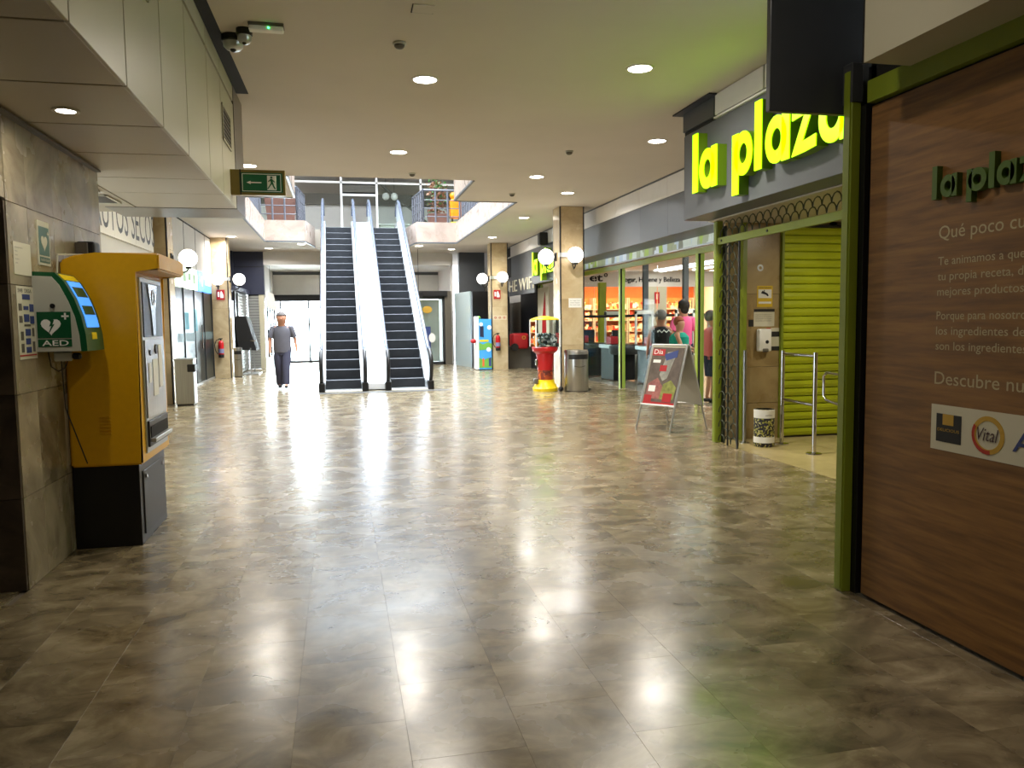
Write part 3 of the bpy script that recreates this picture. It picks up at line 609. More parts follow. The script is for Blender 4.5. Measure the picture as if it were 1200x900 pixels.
def globe_lamp(c, base, label):
    """globe held by a J arm fixed at base point on the pillar"""
    c, base = Vector(c), Vector(base); t = thing('globe_lamp', label, 'lamp', base, 'globe wall lamps')
    d = Vector((base.x-c.x, base.y-c.y, 0)); 
    B().ball(c, .17, seg=28, rings=18).put('globe', 'globe', t, True)
    n = d.normalized(); lo = c-Z_*.2
    B().lathe((c.x, c.y, c.z-.2), [(.05, 0), (.055, .045)], 14).put('collar', 'black', t, True)
    pts = [lo, lo-Z_*.05+n*.03, lo-Z_*.08+n*.12, Vector((base.x, base.y, lo.z-.06))-n*.12, Vector((base.x, base.y, lo.z))-n*.05, Vector((base.x, base.y, c.z))-n*.04, Vector((base.x, base.y, c.z+.05))-n*.04]
    B().tube(pts, .014, 8).put('arm', 'black', t, True)
    a = B(); s = .05
    a.box(base.x-(s if abs(n.y) > .5 else .0)-(.03 if n.x > .5 else 0), base.x+(s if abs(n.y) > .5 else 0)+(.03 if n.x < -.5 else 0), base.y-(s if abs(n.x) > .5 else 0)-(.03 if n.y > .5 else 0), base.y+(s if abs(n.x) > .5 else 0), c.z-.09, c.z+.09, .004); a.put('wall_plate', 'black', t)
    lamp('globe_bulb', 'POINT', c-Z_*.0, 0.001, (1, .97, .92), .1)
globe_lamp((4.40, 16.58, 2.88), (4.63, 16.58, 2.88), 'globe lamp on the left side of the near right pillar')
globe_lamp((4.90, 16.05, 2.88), (4.90, 16.3, 2.88), 'globe lamp on the front of the near right pillar')
globe_lamp((4.40, 24.38, 2.84), (4.62, 24.38, 2.84), 'globe lamp on the left side of the far right pillar')
globe_lamp((4.94, 23.85, 2.86), (4.94, 24.1, 2.86), 'globe lamp on the front of the far right pillar')
globe_lamp((-2.80, 16.15, 2.78), (-3.11, 16.15, 2.78), 'globe lamp beside the near left pillar, above the yellow machine visor')
globe_lamp((-3.27, 23.12, 2.76), (-3.27, 23.4, 2.76), 'globe lamp on the front of the far left pillar')
globe_lamp((-2.76, 23.66, 2.78), (-3.02, 23.66, 2.78), 'globe lamp on the right side of the far left pillar')
for x0, y0, z in ((4.60, 16.24, 2.9), (4.59, 24.04, 2.86), (-2.98, 23.34, 2.78)):
    xa, xb = (x0, x0+.3) if x0 > 0 else (x0-.3, x0)
    tag(B().box(xa, xb, y0, y0+.05, z-.045, z+.045).put('lamp_bracket', 'alu'), {4.60: 'grey steel band joining the two globes of the near right pillar', 4.59: 'grey steel band joining the two globes of the far right pillar', -2.98: 'grey steel band between the two globes of the far left pillar'}[x0], 'bracket', 'steel lamp bands')
def extinguisher(x, y, z, label):
    t = thing('fire_extinguisher', label, 'fire extinguisher', (x, y, z), 'fire extinguishers on pillars')
    B().lathe((x, y, z), [(.06, .0), (.075, .02), (.075, .40), (.06, .45), (.02, .48)], 18).put('cylinder', 'red', t, True); B().lathe((x, y, z), [(.078, .0), (.078, .09)], 18).put('base_ring', 'black', t, True)
    B().lathe((x, y, z), [(.0765, .13), (.0765, .25)], 18).put('label', mat('blue_grey_label', (120,120,150), .5), t, True)
    B().tube([(x, y, z+.48), (x, y, z+.53)], .02).box(x-.05, x+.05, y-.015, y+.015, z+.52, z+.545).put('valve', 'black', t)
    B().tube([(x-.03, y, z+.52), (x-.12, y, z+.49), (x-.17, y, z+.36), (x-.15, y, z+.2), (x-.09, y, z+.1)], .012, 8).put('hose', 'black', t, True)
extinguisher(-3.27, 23.29, .58, 'red fire extinguisher on the far left pillar')
extinguisher(4.80, 23.99, .60, 'red fire extinguisher on the far right pillar')
def firesign(x, y, z, label):
    t = thing('fire_sign', label, 'sign', (x, y, z), 'red fire signs on pillars'); F = Fcam(x, y, z)
    B().fr(F, [(0, 0), (.22, 0), (.22, .28), (0, .28)], 0, .006).put('plate', 'redm', t)
    B().fr(F, [(.03, .08), (.08, .08), (.08, .22), (.03, .22)], .006, .008).fr(F, [(.1, .05), (.19, .05), (.19, .12), (.16, .2), (.13, .25), (.1, .2)], .006, .008).put('pictogram', 'paperw', t)
    text('lettering', 'EXTINTOR', Fcam(x+.01, y, z-.05), .03, 'redm', t, .2)
firesign(-3.35, 23.4, 2.2, 'red extinguisher sign on the far left pillar'); firesign(4.70, 24.1, 2.2, 'red extinguisher sign on the far right pillar')
F = Fcam(4.82, 16.3, 1.78); t = poster('notice', 'white paper notice on the near right pillar', 'notice', F, .29, .2, 'paperw')
for k in range(3): text('line', ('Se ruega a los', 'clientes respeten', 'las normas')[k], (F[0]+X_*.03+Z_*(.14-k*.045)-Y_*.003, X_, Z_, -Y_), .022, 'grill', t, .22)
t = thing('pillar_sticker', 'strip of three small round symbols on the far right pillar', 'sticker', (4.7, 24.1, 1.5)); F = Fcam(4.67, 24.1, 1.55)
B().fr(F, [(0, 0), (.44, 0), (.44, .14), (0, .14)], 0, .004).put('strip', 'cream_c', t)
b = B()
for k in range(3): B().ring(F, (.08+k*.14, .07), .02, .035, .004, .006, 14).put('symbol', 'redm', t)
F = Fright(4.63, 16.75, 1.7); t = thing('pillar_lettering', 'small red vertical letters on the left side of the near right pillar', 'lettering', F[0])
for k, c in enumerate('SALIDA'): text('letter', c, (F[0]-Z_*(k*.14), -Y_, Z_, -X_), .08, 'redm', t)

# bins
def steel_bin(x, y, r, h, label, sq=False):
    t = thing('litter_bin', label, 'bin', (x, y, 0), 'steel litter bins')
    if sq:
        B().box(x-r, x+r, y-r, y+r, .02, h, .015, 2).put('body', 'steel', t); B().box(x-r-.01, x+r+.01, y-r-.01, y+r+.01, h-.02, h+.01, .008).put('lid', 'alu', t)
        B().box(x+r*.35, x+r+.03, y-r-.012, y+r*.4, h-.24, h-.10, .01).put('opening', 'black', t); B().box(x-r*.9, x+r*.9, y-r*.9, y+r*.9, 0, .02).put('foot', 'black', t)
    else:
        B().lathe((x, y, 0), [(r*.97, .02), (r, .03), (r, h-.04), (r*.95, h), (r*.6, h+.005)], 32).put('body', 'steel', t, True)
        n = 12; pts = [(x+math.sin(a)*(r+.004), y-math.cos(a)*(r+.004)) for a in [(-.95+1.9*k/n) for k in range(n+1)]]; inn = [(x+math.sin(a)*(r-.01), y-math.cos(a)*(r-.01)) for a in [(.95-1.9*k/n) for k in range(n+1)]]
        B().prism(pts+inn, 'z', h-.19, h-.09).put('opening', 'black', t)
        pts = [(x+math.sin(a)*(r+.012), y-math.cos(a)*(r+.012)) for a in [(-.45+.9*k/6) for k in range(7)]]; B().tube([(p[0], p[1], h-.33-.02*math.sin(math.pi*i/6)) for i, p in enumerate(pts)], .008, 6).put('handle', 'grill', t, True)
        B().lathe((x, y, 0), [(r*.98, 0), (r*.98, .02)], 24).put('foot', 'black', t)
steel_bin(4.89, 16.0, .255, .88, 'round steel litter bin before the near right pillar')
steel_bin(-2.86, 15.75, .165, .87, 'square steel litter bin beside the near left pillar', True)
steel_bin(-2.88, 23.75, .12, .84, 'round steel litter bin beside the far left pillar')
# leaning info stand
t = thing('info_stand', 'dark grey slanted board stand beside the far left pillar', 'stand', (-2.65, 25, 0))
B().hexa([(-2.95, 24.6, .75), (-2.95, 25.6, .75), (-2.45, 25.6, .72), (-2.45, 24.6, .72)], [(-3.05, 24.6, 1.75), (-3.05, 25.6, 1.75), (-2.72, 25.6, 1.74), (-2.72, 24.6, 1.74)]).put('board', 'gap', t)
B().tube([(-2.62, 24.6, .02), (-2.62, 24.6, .8)], .015).tube([(-2.62, 25.5, .02), (-2.62, 25.5, .8)], .015).box(-2.9, -2.4, 24.55, 25.6, 0, .03).put('foot', 'alu', t); B().box(-2.62, -2.44, 24.58, 24.6, 1.0, 1.03).put('handle', 'chrome', t)

# ================================================================ FAR END
wb = struct('wall_back', 'white far wall with recessed entrance bays')
B().box(-2.45, 3.9, 27.8, 27.95, 3.5, CZ).put('beam', 'white', wb)
B().box(-3.4, -2.45, 27.8, 28.1, 2.5, CZ).put('dark_blue_panel', 'navy', wb); B().box(-3.405, -2.445, 27.79, 27.8, 3.42, 3.44).put('joint', 'black', wb)
B().box(-4.4, -3.4, 27.5, 27.9, 2.3, CZ).put('side_panel', 'navy', wb)
B().box(-2.55, -2.45, 28.1, 31.6, 2.4, CZ).put('recess_side', 'white', wb); B().box(3.9, 4.0, 28.1, 31.6, 0, CZ).put('recess_side', 'white', wb)
for a, c in ((-2.45, -.72), (-.72, 1.0), (1.0, 2.5), (2.5, 3.9)): B().box(a+.01, c-.01, 31.5, 31.6, 2.62, 3.38).put('wall_panel', 'white', wb)
B().box(-2.45, 3.9, 31.5, 31.6, 3.4, 3.5).put('head_strip', 'grey', wb); B().box(-2.45, 3.9, 31.55, 31.62, 2.5, 3.5).put('joint_backing', 'gap', wb)
B().box(-.4, 2.6, 31.5, 31.65, 0, 2.6).put('blank_wall', 'grey', wb)
B().box(-2.45, 3.9, 28, 31.6, 3.5, 3.6).put('recess_ceiling', 'white', wb)
sh = struct('door_2', 'silver roller shutter right of the far left pillar')
sl = boxmesh('slat', .03, 2.45, .085, 'alu', .008)
for k in range(26): piece('slat', sl, sh, (-3.02, 26.55, .05+k*.095))
B().box(-3.10, -3.05, 24.9, 27.8, 0, 2.5).put('backing', 'base2', sh); B().box(-3.0, -2.64, 27.9, 27.95, 0, 2.5).put('backing', 'base2', sh); B().box(-2.64, -2.47, 27.82, 28.05, 0, 2.5).put('jamb_panel', 'panel', sh)
sl2 = boxmesh('slat', .36, .03, .085, 'alu', .008)
for k in range(26): piece('slat', sl2, sh, (-2.82, 27.87, .05+k*.095))
B().box(-3.2, -2.9, 23.96, 27.8, 2.5, 2.62).put('shutter_box', 'navy', sh)
lamp('entrance_bay_fill', 'AREA', (.8, 29.8, 3.46), 40, (1, .97, .92), 1.2, 1.2)  # added fill light to brighten the recess panels, no fixture modelled
# entrance doors
ws4 = struct('window_4', 'glazed side of the entrance bay with red street colours beyond')
for k in range(3): B().box(-2.505, -2.495, 28.15+k*1.15, 29.25+k*1.15, .35, 2.38).put('pane', 'glass', ws4)
for k in range(4): B().box(-2.53, -2.47, 28.1+k*1.15, 28.15+k*1.15, 0, 2.4).put('mullion', 'base2', ws4)
B().box(-2.53, -2.47, 28.15, 31.55, 0, .33).put('sill_panel', 'grey', ws4)
tag(B().box(-5.2, -5.1, 30.5, 33.5, -.03, 2.4).put('street_hoarding', mat('street_red', (220,70,50), .6)), 'red hoarding in the street left of the entrance', 'hoarding')
d1 = struct('door_1', 'bright glazed entrance doors at the far end')
B().box(-2.44, -.4, 31.2, 31.5, 2.36, 2.60).put('header', 'black', d1)
for x in (-2.43, -2.2, -1.15, -.42): B().box(x-.03, x+.03, 31.52, 31.6, 0, 2.36).put('stile', 'base2', d1)
B().box(-2.45, -.4, 31.52, 31.6, 2.1, 2.13).box(-2.45, -.4, 31.52, 31.6, .0, .07).put('rail', 'base2', d1)
for a, c in ((-2.40, -2.23), (-2.17, -1.18), (-1.12, -.45)): B().box(a, c, 31.555, 31.565, .07, 2.1).put('pane', 'glass', d1)
t = thing('hanging_banner', 'white cloth banner hanging near the entrance at left', 'banner', (-2.3, 28.4, 2.2))
B().hexa([(-2.46, 28.3, 2.1), (-2.1, 28.3, 1.95), (-2.1, 28.34, 1.95), (-2.46, 28.34, 2.1)], [(-2.38, 28.3, 2.62), (-2.2, 28.3, 2.55), (-2.2, 28.34, 2.55), (-2.38, 28.34, 2.62)]).put('cloth', 'paperw', t)
B().tube([(-2.3, 28.32, 2.55), (-2.3, 28.32, 3.5)], .008, 6).put('cord', 'black', t)
d3 = struct('door_3', 'glazed side door with posters right of the escalators')
for x in (2.62, 3.62): B().box(x-.04, x+.04, 27.9, 28.0, 0, 2.4).put('stile', 'base2', d3)
B().box(2.58, 3.66, 27.9, 28.0, 2.32, 2.42).box(2.58, 3.66, 27.9, 28., 0, .1).put('rail', 'base2', d3); B().box(2.66, 3.58, 27.94, 27.95, .1, 2.32).put('pane', 'glass', d3)
B().box(2.7, 3.5, 28.2, 28.22, .1, 2.3).put('inner_poster', 'paperw', d3)
b = B(); b.box(2.75, 3.15, 27.925, 27.935, .5, 1.35); b.put('poster', 'bluep', d3); B().ball((3.05, 27.93, 1.95), .13, (1.3, .05, 1)).put('poster', 'gold', d3); B().ball((3.2, 27.925, .95), .12, (1, .05, 1.4)).put('poster_figure', 'paperw', d3)
B().box(2.5, 3.75, 27.75, 28.0, 2.42, 2.6).put('head_box', 'black', d3); B().box(3.66, 3.9, 27.85, 28.0, 0, 2.6).put('jamb_panel', 'grill', d3)
B().box(2.1, 2.58, 27.9, 28.0, 0, 2.6).put('jamb_panel', 'grey', d3)
t = thing('hanging_speaker', 'small black box hanging right of the right escalator', 'speaker', (2.62, 26.4, 2.3)); B().box(2.5, 2.72, 26.3, 26.5, 2.3, 2.52, .02).put('box', 'black', t); B().tube([(2.6, 26.4, 2.5), (2.6, 26.4, CZ)], .01, 6).put('rod', 'black', t)
t = thing('black_kiosk', 'tall black kiosk block behind the blue toy machine', 'kiosk', (4.9, 26.3, 0))
B().box(4.15, 5.05, 27.5, 27.8, 2.51, CZ-.002).put('dark_panel', 'dgrey', wb); B().box(4.30, 5.55, 25.7, 27.45, 0.55, 2.5).put('body', 'blackp', t); B().box(4.34, 5.5, 25.8, 27.4, 0, .55).put('base', 'grill', t)
B().hexa([(3.95, 27.4, 0), (4.2, 25.6, 0), (4.24, 25.6, 0), (3.99, 27.4, 0)], [(3.95, 27.4, 2.5), (4.2, 25.6, 2.5), (4.24, 25.6, 2.5), (3.99, 27.4, 2.5)]).put('glass_wing', mat('frosted_wing', (190,206,208), .15, .2), t)
B().box(5.05, 8, 27.8, 28, 0, CZ).put('rear_partition', 'white', wb)

# ================================================================ ESCALATORS
def escalator(x0, x1, label, first_left):
    """steps between x0 and x1"""
    yb, yt = 18.25, 18.25+F2/math.tan(math.radians(30.2)); t = thing('escalator', label, 'escalator', ((x0+x1)/2, yb, 0), 'escalators')
    n = 21; R = F2/n; D = (yt-yb)/n; w = x1-x0
    tread = B(); bmt = boxmesh('step', w, D+.02, R, 'step', .008); edge = boxmesh('step_edge', w, .02, .012, 'stepe', .003)
    for k in range(n):
        y = yb+k*D; s = piece('step', bmt, t, ((x0+x1)/2, y+D/2, R*(k+.5)))
        piece('nosing', edge, s, ((x0+x1)/2, y+.004, R*(k+1)-.004))
    B().box(x0, x1, 17.75, yb, .0, .012).put('landing_plate', 'alu', t); B().box(x0, x1, 17.62, 17.75, .0, .02).put('comb_plate', 'paperw', t)
    B().box(x0, x1, yt, 27.2, F2, F2+.012).put('landing_plate', 'alu', t)
    B().hexa([(x0, yb, -.0), (x1, yb, -.0), (x1, yb+.5, 0), (x0, yb+.5, 0)], [(x0, yt, F2-.3), (x1, yt, F2-.3), (x1, yt+.3, F2-.6), (x0, yt+.3, F2-.6)]).put('truss', 'grey', t)
    sl_ = F2/(yt-yb)
    for s, xa in ((-1, x0), (1, x1)):
        xi, xo = xa, xa+s*.14
        def zz(y): return min(max((y-yb)*sl_, 0), F2)
        ys_ = [17.75, yb-.1, yb+.35, yt-.2, yt+.3, 27.0]
        top = [(17.75, .16), (18.2, .22), (18.7, zz(18.7)+.30), (yt-.3, zz(yt-.3)+.30), (yt+.15, F2+.25), (27.0, F2+.22)]
        bot = [(27.0, F2-.05), (yt, F2-.45), (yb+.9, 0.02), (17.75, 0.02)]
        B().prism(top+bot, 'x', min(xi, xo), max(xi, xo)).put('side_cladding', 'deck', t)
        g0 = [(17.8, .16), (18.2, .22), (18.7, zz(18.7)+.28), (yt-.3, zz(yt-.3)+.28), (yt+.15, F2+.23), (26.9, F2+.2)]
        g1 = [(27.05, F2+.55), (26.9, F2+.88), (yt+.25, F2+.9), (yt-.35, zz(yt-.35)+.93), (18.5, zz(18.5)+.95), (18.0, .84), (17.72, .8), (17.55, .62), (17.52, .45), (17.62, .3)]
        xg = xa+s*.07
        B().prism(g0+g1, 'x', xg-.006, xg+.006).put('balustrade_glass', 'balg', t)
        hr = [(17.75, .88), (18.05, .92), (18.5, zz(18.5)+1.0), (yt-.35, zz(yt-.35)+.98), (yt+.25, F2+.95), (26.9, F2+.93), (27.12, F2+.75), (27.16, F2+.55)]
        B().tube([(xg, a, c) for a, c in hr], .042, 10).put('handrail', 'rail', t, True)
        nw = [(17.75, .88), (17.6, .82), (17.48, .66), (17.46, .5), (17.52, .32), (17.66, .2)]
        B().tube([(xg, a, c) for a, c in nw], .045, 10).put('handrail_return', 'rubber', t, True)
        B().box(xg-.068, xg+.068, 17.55, 17.95, 0, .2, .02, 2).put('entry_box', 'rubber', t)
        B().prism([(a, c+.0) for a, c in top]+[(a, c-.05) for a, c in top[::-1]], 'x', min(xi-s*.01, xi+s*.02), max(xi-s*.01, xi+s*.02)).put('skirt', 'alu', t)
MT['balg'] = mat('balustrade_painted_glare', (232,240,246), .10, .2)  # glass made opaque white, the daylight glare is in its colour
escalator(-.35, .45, 'left escalator with dark steps and white sides', True)
escalator(1.09, 1.90, 'right escalator with dark steps and white sides', False)
B().box(.59, .95, 17.9, 18.2, .0, .02).put('x', 'deck') if 0 else None
t = thing('escalator_cladding', 'white cladding between the two escalators', 'cladding', (.77, 18, 0))
yb, yt = 18.25, 18.25+F2/math.tan(math.radians(30.2)); sl_ = F2/(yt-yb)
B().prism([(17.8, .02), (17.8, .15), (18.2, .2), (18.7, (18.7-yb)*sl_+.28), (yt-.3, (yt-.3-yb)*sl_+.28), (yt+.15, F2+.23), (27, F2+.2), (27, F2), (yt, F2-.4), (yb+.9, .02)], 'x', .592, .948).put('deck', 'deck', t)
tag(B().box(-.75, 2.35, 17.15, 17.42, .0, .006).put('threshold_mat', 'grey'), 'grey mat strip before both escalators', 'mat')
def railing(pts, label, z=F2+.04, h=1.0, post=.3):
    t = thing('railing', label, 'railing', (pts[0][0], pts[0][1], z), 'grey railings round the void')
    for a, c in zip(pts, pts[1:]):
        a, c = Vector((a[0], a[1], z)), Vector((c[0], c[1], z)); L = (c-a).length; n = max(1, int(L/post))
        for k in range(n+1):
            p = a+(c-a)*k/n; B().tube([p, p+Z_*h], .03, 8).put('post', 'railg', t)
        for hh, rr in ((h, .035), (h*.7, .015), (h*.45, .015), (h*.2, .015)): B().tube([a+Z_*hh, c+Z_*hh], rr, 8).put('rail', 'railg', t)
MT['railg'] = mat('grey_rail_paint', (98,100,108), .4, .3)
railing([(2.45, 26.2), (2.62, 24.55), (3.75, 24.55)], 'grey railing right of the escalator tops by the plant pot')
railing([(-1.0, 26.2), (-1.15, 24.55), (-2.2, 24.55)], 'grey railing left of the escalator tops')
railing([(3.8, 24.4), (3.8, 16.1)], 'grey railing along the right edge of the void'); railing([(-2.25, 24.4), (-2.25, 16.1)], 'grey railing along the left edge of the void')
def plant(x, y, w, label, leafm, ph, hh, n=140, flowers=False):
    t = thing('potted_plant', label, 'plant', (x, y, F2)); 
    b = B(); b.hexa([(x-w*.4, y-.2, F2+.01), (x+w*.4, y-.2, F2+.01), (x+w*.4, y+.2, F2+.01), (x-w*.4, y+.2, F2+.01)], [(x-w*.5, y-.25, F2+ph), (x+w*.5, y-.25, F2+ph), (x+w*.5, y+.25, F2+ph), (x-w*.5, y+.25, F2+ph)]); b.put('pot', 'brown', t)
    for k, (mm, cnt) in enumerate(((leafm, n), ('leaf', n//2))):
        b = B()
        for i in range(cnt):
            a = random.uniform(0, 6.28); r = random.uniform(0, w*.5); z = F2+ph+random.uniform(.02, hh)*(1 if k == 0 else 1.15); c = Vector((x+math.cos(a)*r, y+math.sin(a)*r*.5, z))
            u = Vector((random.uniform(-1, 1), random.uniform(-1, 1), random.uniform(-.3, 1))).normalized()*random.uniform(.07, .14); v = u.cross(Vector((random.uniform(-1, 1), random.uniform(-1, 1), .3))).normalized()*.035
            vs = [b.bm.verts.new(q) for q in (c, c+u*.5+v, c+u, c+u*.5-v)]; b.bm.faces.new(vs)
        b.put('foliage', mm, t, kind='stuff')
    b = B()
    for k in range(6): a = k; b.tube([(x+math.cos(a)*.08*w, y, F2+ph), (x+math.cos(a)*w*.35, y+math.sin(a)*.1, F2+ph+hh*.8)], .008, 5)
    b.put('stem', 'leafr', t)
plant(3.12, 25.1, .62, 'brown pot with russet and green leaves behind the right railing', 'leafr', .38, 1.0, 300)
plant(-1.65, 25.2, .95, 'wide brown planter with green leaves behind the left railing', 'leaf', .95, .6, 200)
t = thing('toy_ride', 'orange and red ride-on toy behind the right railing upstairs', 'toy', (3.72, 24.9, F2))
B().box(3.52, 3.85, 24.85, 25.25, F2+.25, F2+.85, .05, 2).put('body', 'orange', t); B().ball((3.62, 25.0, F2+.95), .11).put('head', 'orange', t, True); B().box(3.5, 3.9, 24.8, 25.3, F2, F2+.12, .02).put('base', 'ylw', t)
for x in (3.58, 3.80): B().tube([(x, 25, F2+.1), (x, 25, F2+.27)], .03).put('leg', 'black', t)
B().ball((3.98, 24.95, F2+.55), .1).put('red_seat', 'red', t, True); B().tube([(3.98, 24.95, F2), (3.98, 24.95, F2+.45)], .03).put('seat_post', 'redm', t)
t = thing('upper_column', 'dark column behind the right side of the void upstairs', 'column', (5, 26, F2)); B().box(4.35, 4.65, 25.6, 25.9, F2, 7.4).put('shaft', 'navy', t)
t = thing('upper_column', 'dark column behind the left side of the void upstairs', 'column', (-2.9, 25.6, F2)); B().box(-2.95, -2.75, 25.0, 25.2, F2, 7.4).put('shaft', 'navy', t)

# ================================================================ RIGHT SIDE: fascia, storefront
tf = struct('trim_3', 'grey fascia with white panels above along the right shops')
k = 0; y = 8.9
while y < 25:
    y2 = y+1.25
    B().box(5.48, 5.5+.5, y+.006, y2-.006, 3.60, CZ-.03, .002).put('white_panel', 'white', tf); B().box(5.5, 5.52, y+.002, y2*1.0-.002, 2.93, 3.57, .001).put('grey_panel', 'grey', tf); y = y2
B().box(5.53, 6.4, 8.9, 26.1, 2.93, CZ).put('core', 'gap', tf); B().box(5.5, 6.4, 8.9, 26.1, 2.92, 2.93).put('underside', 'grey', tf); B().box(5.47, 6.0, 8.9, 26.1, CZ-.03, CZ-.005).put('top_strip', 'grey', tf); B().box(5.485, 5.53, 8.9, 26.1, 3.57, 3.60).put('joint', 'white', tf)
t = thing('wall_speaker', 'small black loudspeaker on the fascia behind the near right pillar', 'speaker', (5.4, 20.6, 3.55)); B().box(5.25, 5.47, 20.4, 20.65, 3.52, 3.85, .02).put('box', 'black', t); B().box(5.24, 5.25, 20.43, 20.62, 3.56, 3.8).put('grille', 'base2', t)
wr = struct('window_3', 'green framed glass front of the supermarket')
B().box(6.05, 6.15, 8.9, 26, 2.62, 2.72).put('head_rail', 'lime', wr); B().box(6.03, 6.17, 8.9, 26, 2.74, 2.77).put('head_trim', 'alu', wr)
k = 0
for y in [9.0+.8*i for i in range(21)]: B().box(6.09, 6.11, y+.01, y+.79, 2.77, 2.96).put('transom_pane', 'patt', wr)
for y in (10.7, 12.65, 16.5, 20.3, 23.7, 25.9): B().box(6.04, 6.16, y-.05, y+.05, 0, 2.62).put('post', 'limel', wr); B().box(6.05, 6.08, y-.07, y-.052, 0, 2.62).put('rubber_seal', 'black', wr)
for a, c in ((10.75, 12.57), (12.7, 14.5), (14.52, 16.42), (16.55, 18.4), (18.42, 20.2), (20.35, 23.6)): B().box(6.095, 6.103, a, c, .02, 2.6).put('pane', 'glass', wr)
B().box(6.0, 6.2, 23.75, 26, 0, 2.6).put('dark_end_bay', 'blackp', wr)
t = thing('wall_poster', 'tall shop poster of a leg of ham beyond the near right pillar', 'poster', (6.0, 23.4, .4)); B().box(5.985, 6.02, 22.3, 23.6, .35, 2.5).put('sheet', 'paper', t)
b = B(); b.prism([(22.75, .5), (22.95, .45), (23.1, .9), (23.05, 1.5), (22.85, 2.0), (22.72, 2.35), (22.66, 2.0), (22.6, 1.2)], 'x', 5.975, 5.985); b.put('printed_shape', 'redm', t)
t = thing('shop_lettering', 'pale letters beyond the near right pillar under the fascia', 'lettering', (5.49, 25, 2.6)); B().box(5.5, 5.54, 22.05, 25.6, 2.32, 2.93).put('board', 'grey', t)
text('lettering', 'HE WIFI', Fright(5.5, 25.4, 2.45), .38, 'paper', t, 3.3, .02)

# the big green gate portal
def lime_post(x0, x1, y0, y1, z, label):
    t = thing('gate_post', label, 'post', ((x0+x1)/2, (y0+y1)/2, 0), 'lime green gate posts'); B().box(x0, x1, y0, y1, 0, z, .004).put('shaft', 'lime', t); B().box(x0-.006, x0+.0, y0+.01, y1-.01, 0.02, z-.02).put('guide_rail', 'lime', t); return t
t = lime_post(2.645, 2.70, 3.72, 3.79, 2.8, 'large lime green post at the left edge of the wooden wall')
B().box(2.70, 2.735, 3.68, 3.75, 0, 2.6).put('dark_slot', 'black', t)
B().box(2.64, 2.705, 3.715, 3.795, 2.62, 2.82, .002).put('painted_shade_sleeve', 'dgrey', t)  # dark sleeve stands in for the shade on the post top
lime_post(4.42, 4.50, 6.22, 6.30, 2.7, 'near lime post of the open gate')
t = lime_post(4.42, 4.50, 8.72, 8.80, 2.66, 'far lime post of the open gate under the big sign'); B().box(4.50, 4.52, 8.66, 8.74, 0, 2.6).put('dark_slot', 'black', t)
t = thing('gate_bar', 'lime bottom bar of the half raised mesh gate', 'bar', (4.45, 7.5, 2.38)); B().box(4.43, 4.47, 6.3, 8.72, 2.38, 2.46, .004).put('bar', 'lime', t)
for y in (7.6, 8.62): B().disc(Fright(4.43, y, 2.42), (0, 0), .014, 0, .01, 12).put('bolt', 'black', t)
def scales(name, label, y0, y1, z0, z1, s=.15):
    t = thing(name, label, 'gate', (4.45, (y0+y1)/2, z0)); b = B(); r = s/2; row = 0; z = z0
    while z < z1-r*.8:
        y = y0+(r if row % 2 else 0)
        while y+s <= y1+.001:
            b.tube([(4.45, y+r-math.cos(a)*r, z+math.sin(a)*r*1.15) for a in [math.pi*k/6 for k in range(7)]], .008, 4, False); y += s
        z += r*1.15; row += 1
    b.put('wire_mesh', 'mesh', t, kind='stuff'); return t
MT['mesh'] = mat('dark_green_wire', (52,56,34), .5, .3)
scales('mesh_gate', 'raised scale pattern wire mesh above the lime bar', 6.3, 8.72, 2.47, 2.66)
t = scales('mesh_gate', 'narrow vertical strip of scale pattern mesh beside the far lime post', 8.24, 8.70, .03, 2.38)
B().box(4.44, 4.46, 8.22, 8.24, 0, 2.4).put('edge_rail', 'base2', t); B().box(4.44, 4.46, 8.46, 8.468, 0, 2.4).put('mid_wire', 'base2', t)

# big sign
t = thing('shop_sign', 'large dark grey shop sign with glowing lime letters', 'sign', (4.2, 7.3, 2.68))
SX = 4.06
B().box(SX, 4.4, 5.0, 8.84, 2.68, 3.66, .003).put('board', 'grey', t); B().box(SX+.02, 5.5, 8.80, 8.9, 2.68, 3.66).put('end_board', 'dgrey', t)
B().box(4.40, 5.5, 5.0, 8.9, 2.665, 2.70).put('soffit', 'soffit', t)
def glyph(b, kind, F, w, xh, asc, desc, st, d0, d1):
    if kind == 'l': b.fr(F, [(0, 0), (st, 0), (st, asc), (0, asc)], d0, d1)
    elif kind in 'ap':
        rr = xh/2; sx = (w-st*.35)/xh
        cx = (w*.5-st*.12) if kind == 'a' else (w*.5+st*.12)
        b.ring(F, (cx, rr), rr-st*.92, rr, d0, d1, 28, sx)
        if kind == 'a': b.fr(F, [(w-st, 0), (w, 0), (w, xh), (w-st, xh)], d0, d1)
        else: b.fr(F, [(0, desc), (st, desc), (st, xh), (0, xh)], d0, d1)
    elif kind == 'z': 
        b.fr(F, [(.0, xh), (.0, xh*.72), (w*.52, xh*.76), (0, 0), (w*.55, .02*xh), (w, xh*.06), (w, xh*.30), (w*.45, xh*.24), (w*.97, xh)], d0, d1)
def word(t, F0, items, xh, asc, desc, st, d, mface, mside, name='letter'):
    for ch, u0, w in items:
        F = (F0[0]+F0[1]*u0, F0[1], F0[2], F0[3]); b = B(); glyph(b, ch, F, w, xh, asc, desc, st, 0, d-.012); o = b.put(name, mside, t)
        b = B(); glyph(b, ch, F, w, xh, asc, desc, st, d-.012, d); b.put('face', mface, o)
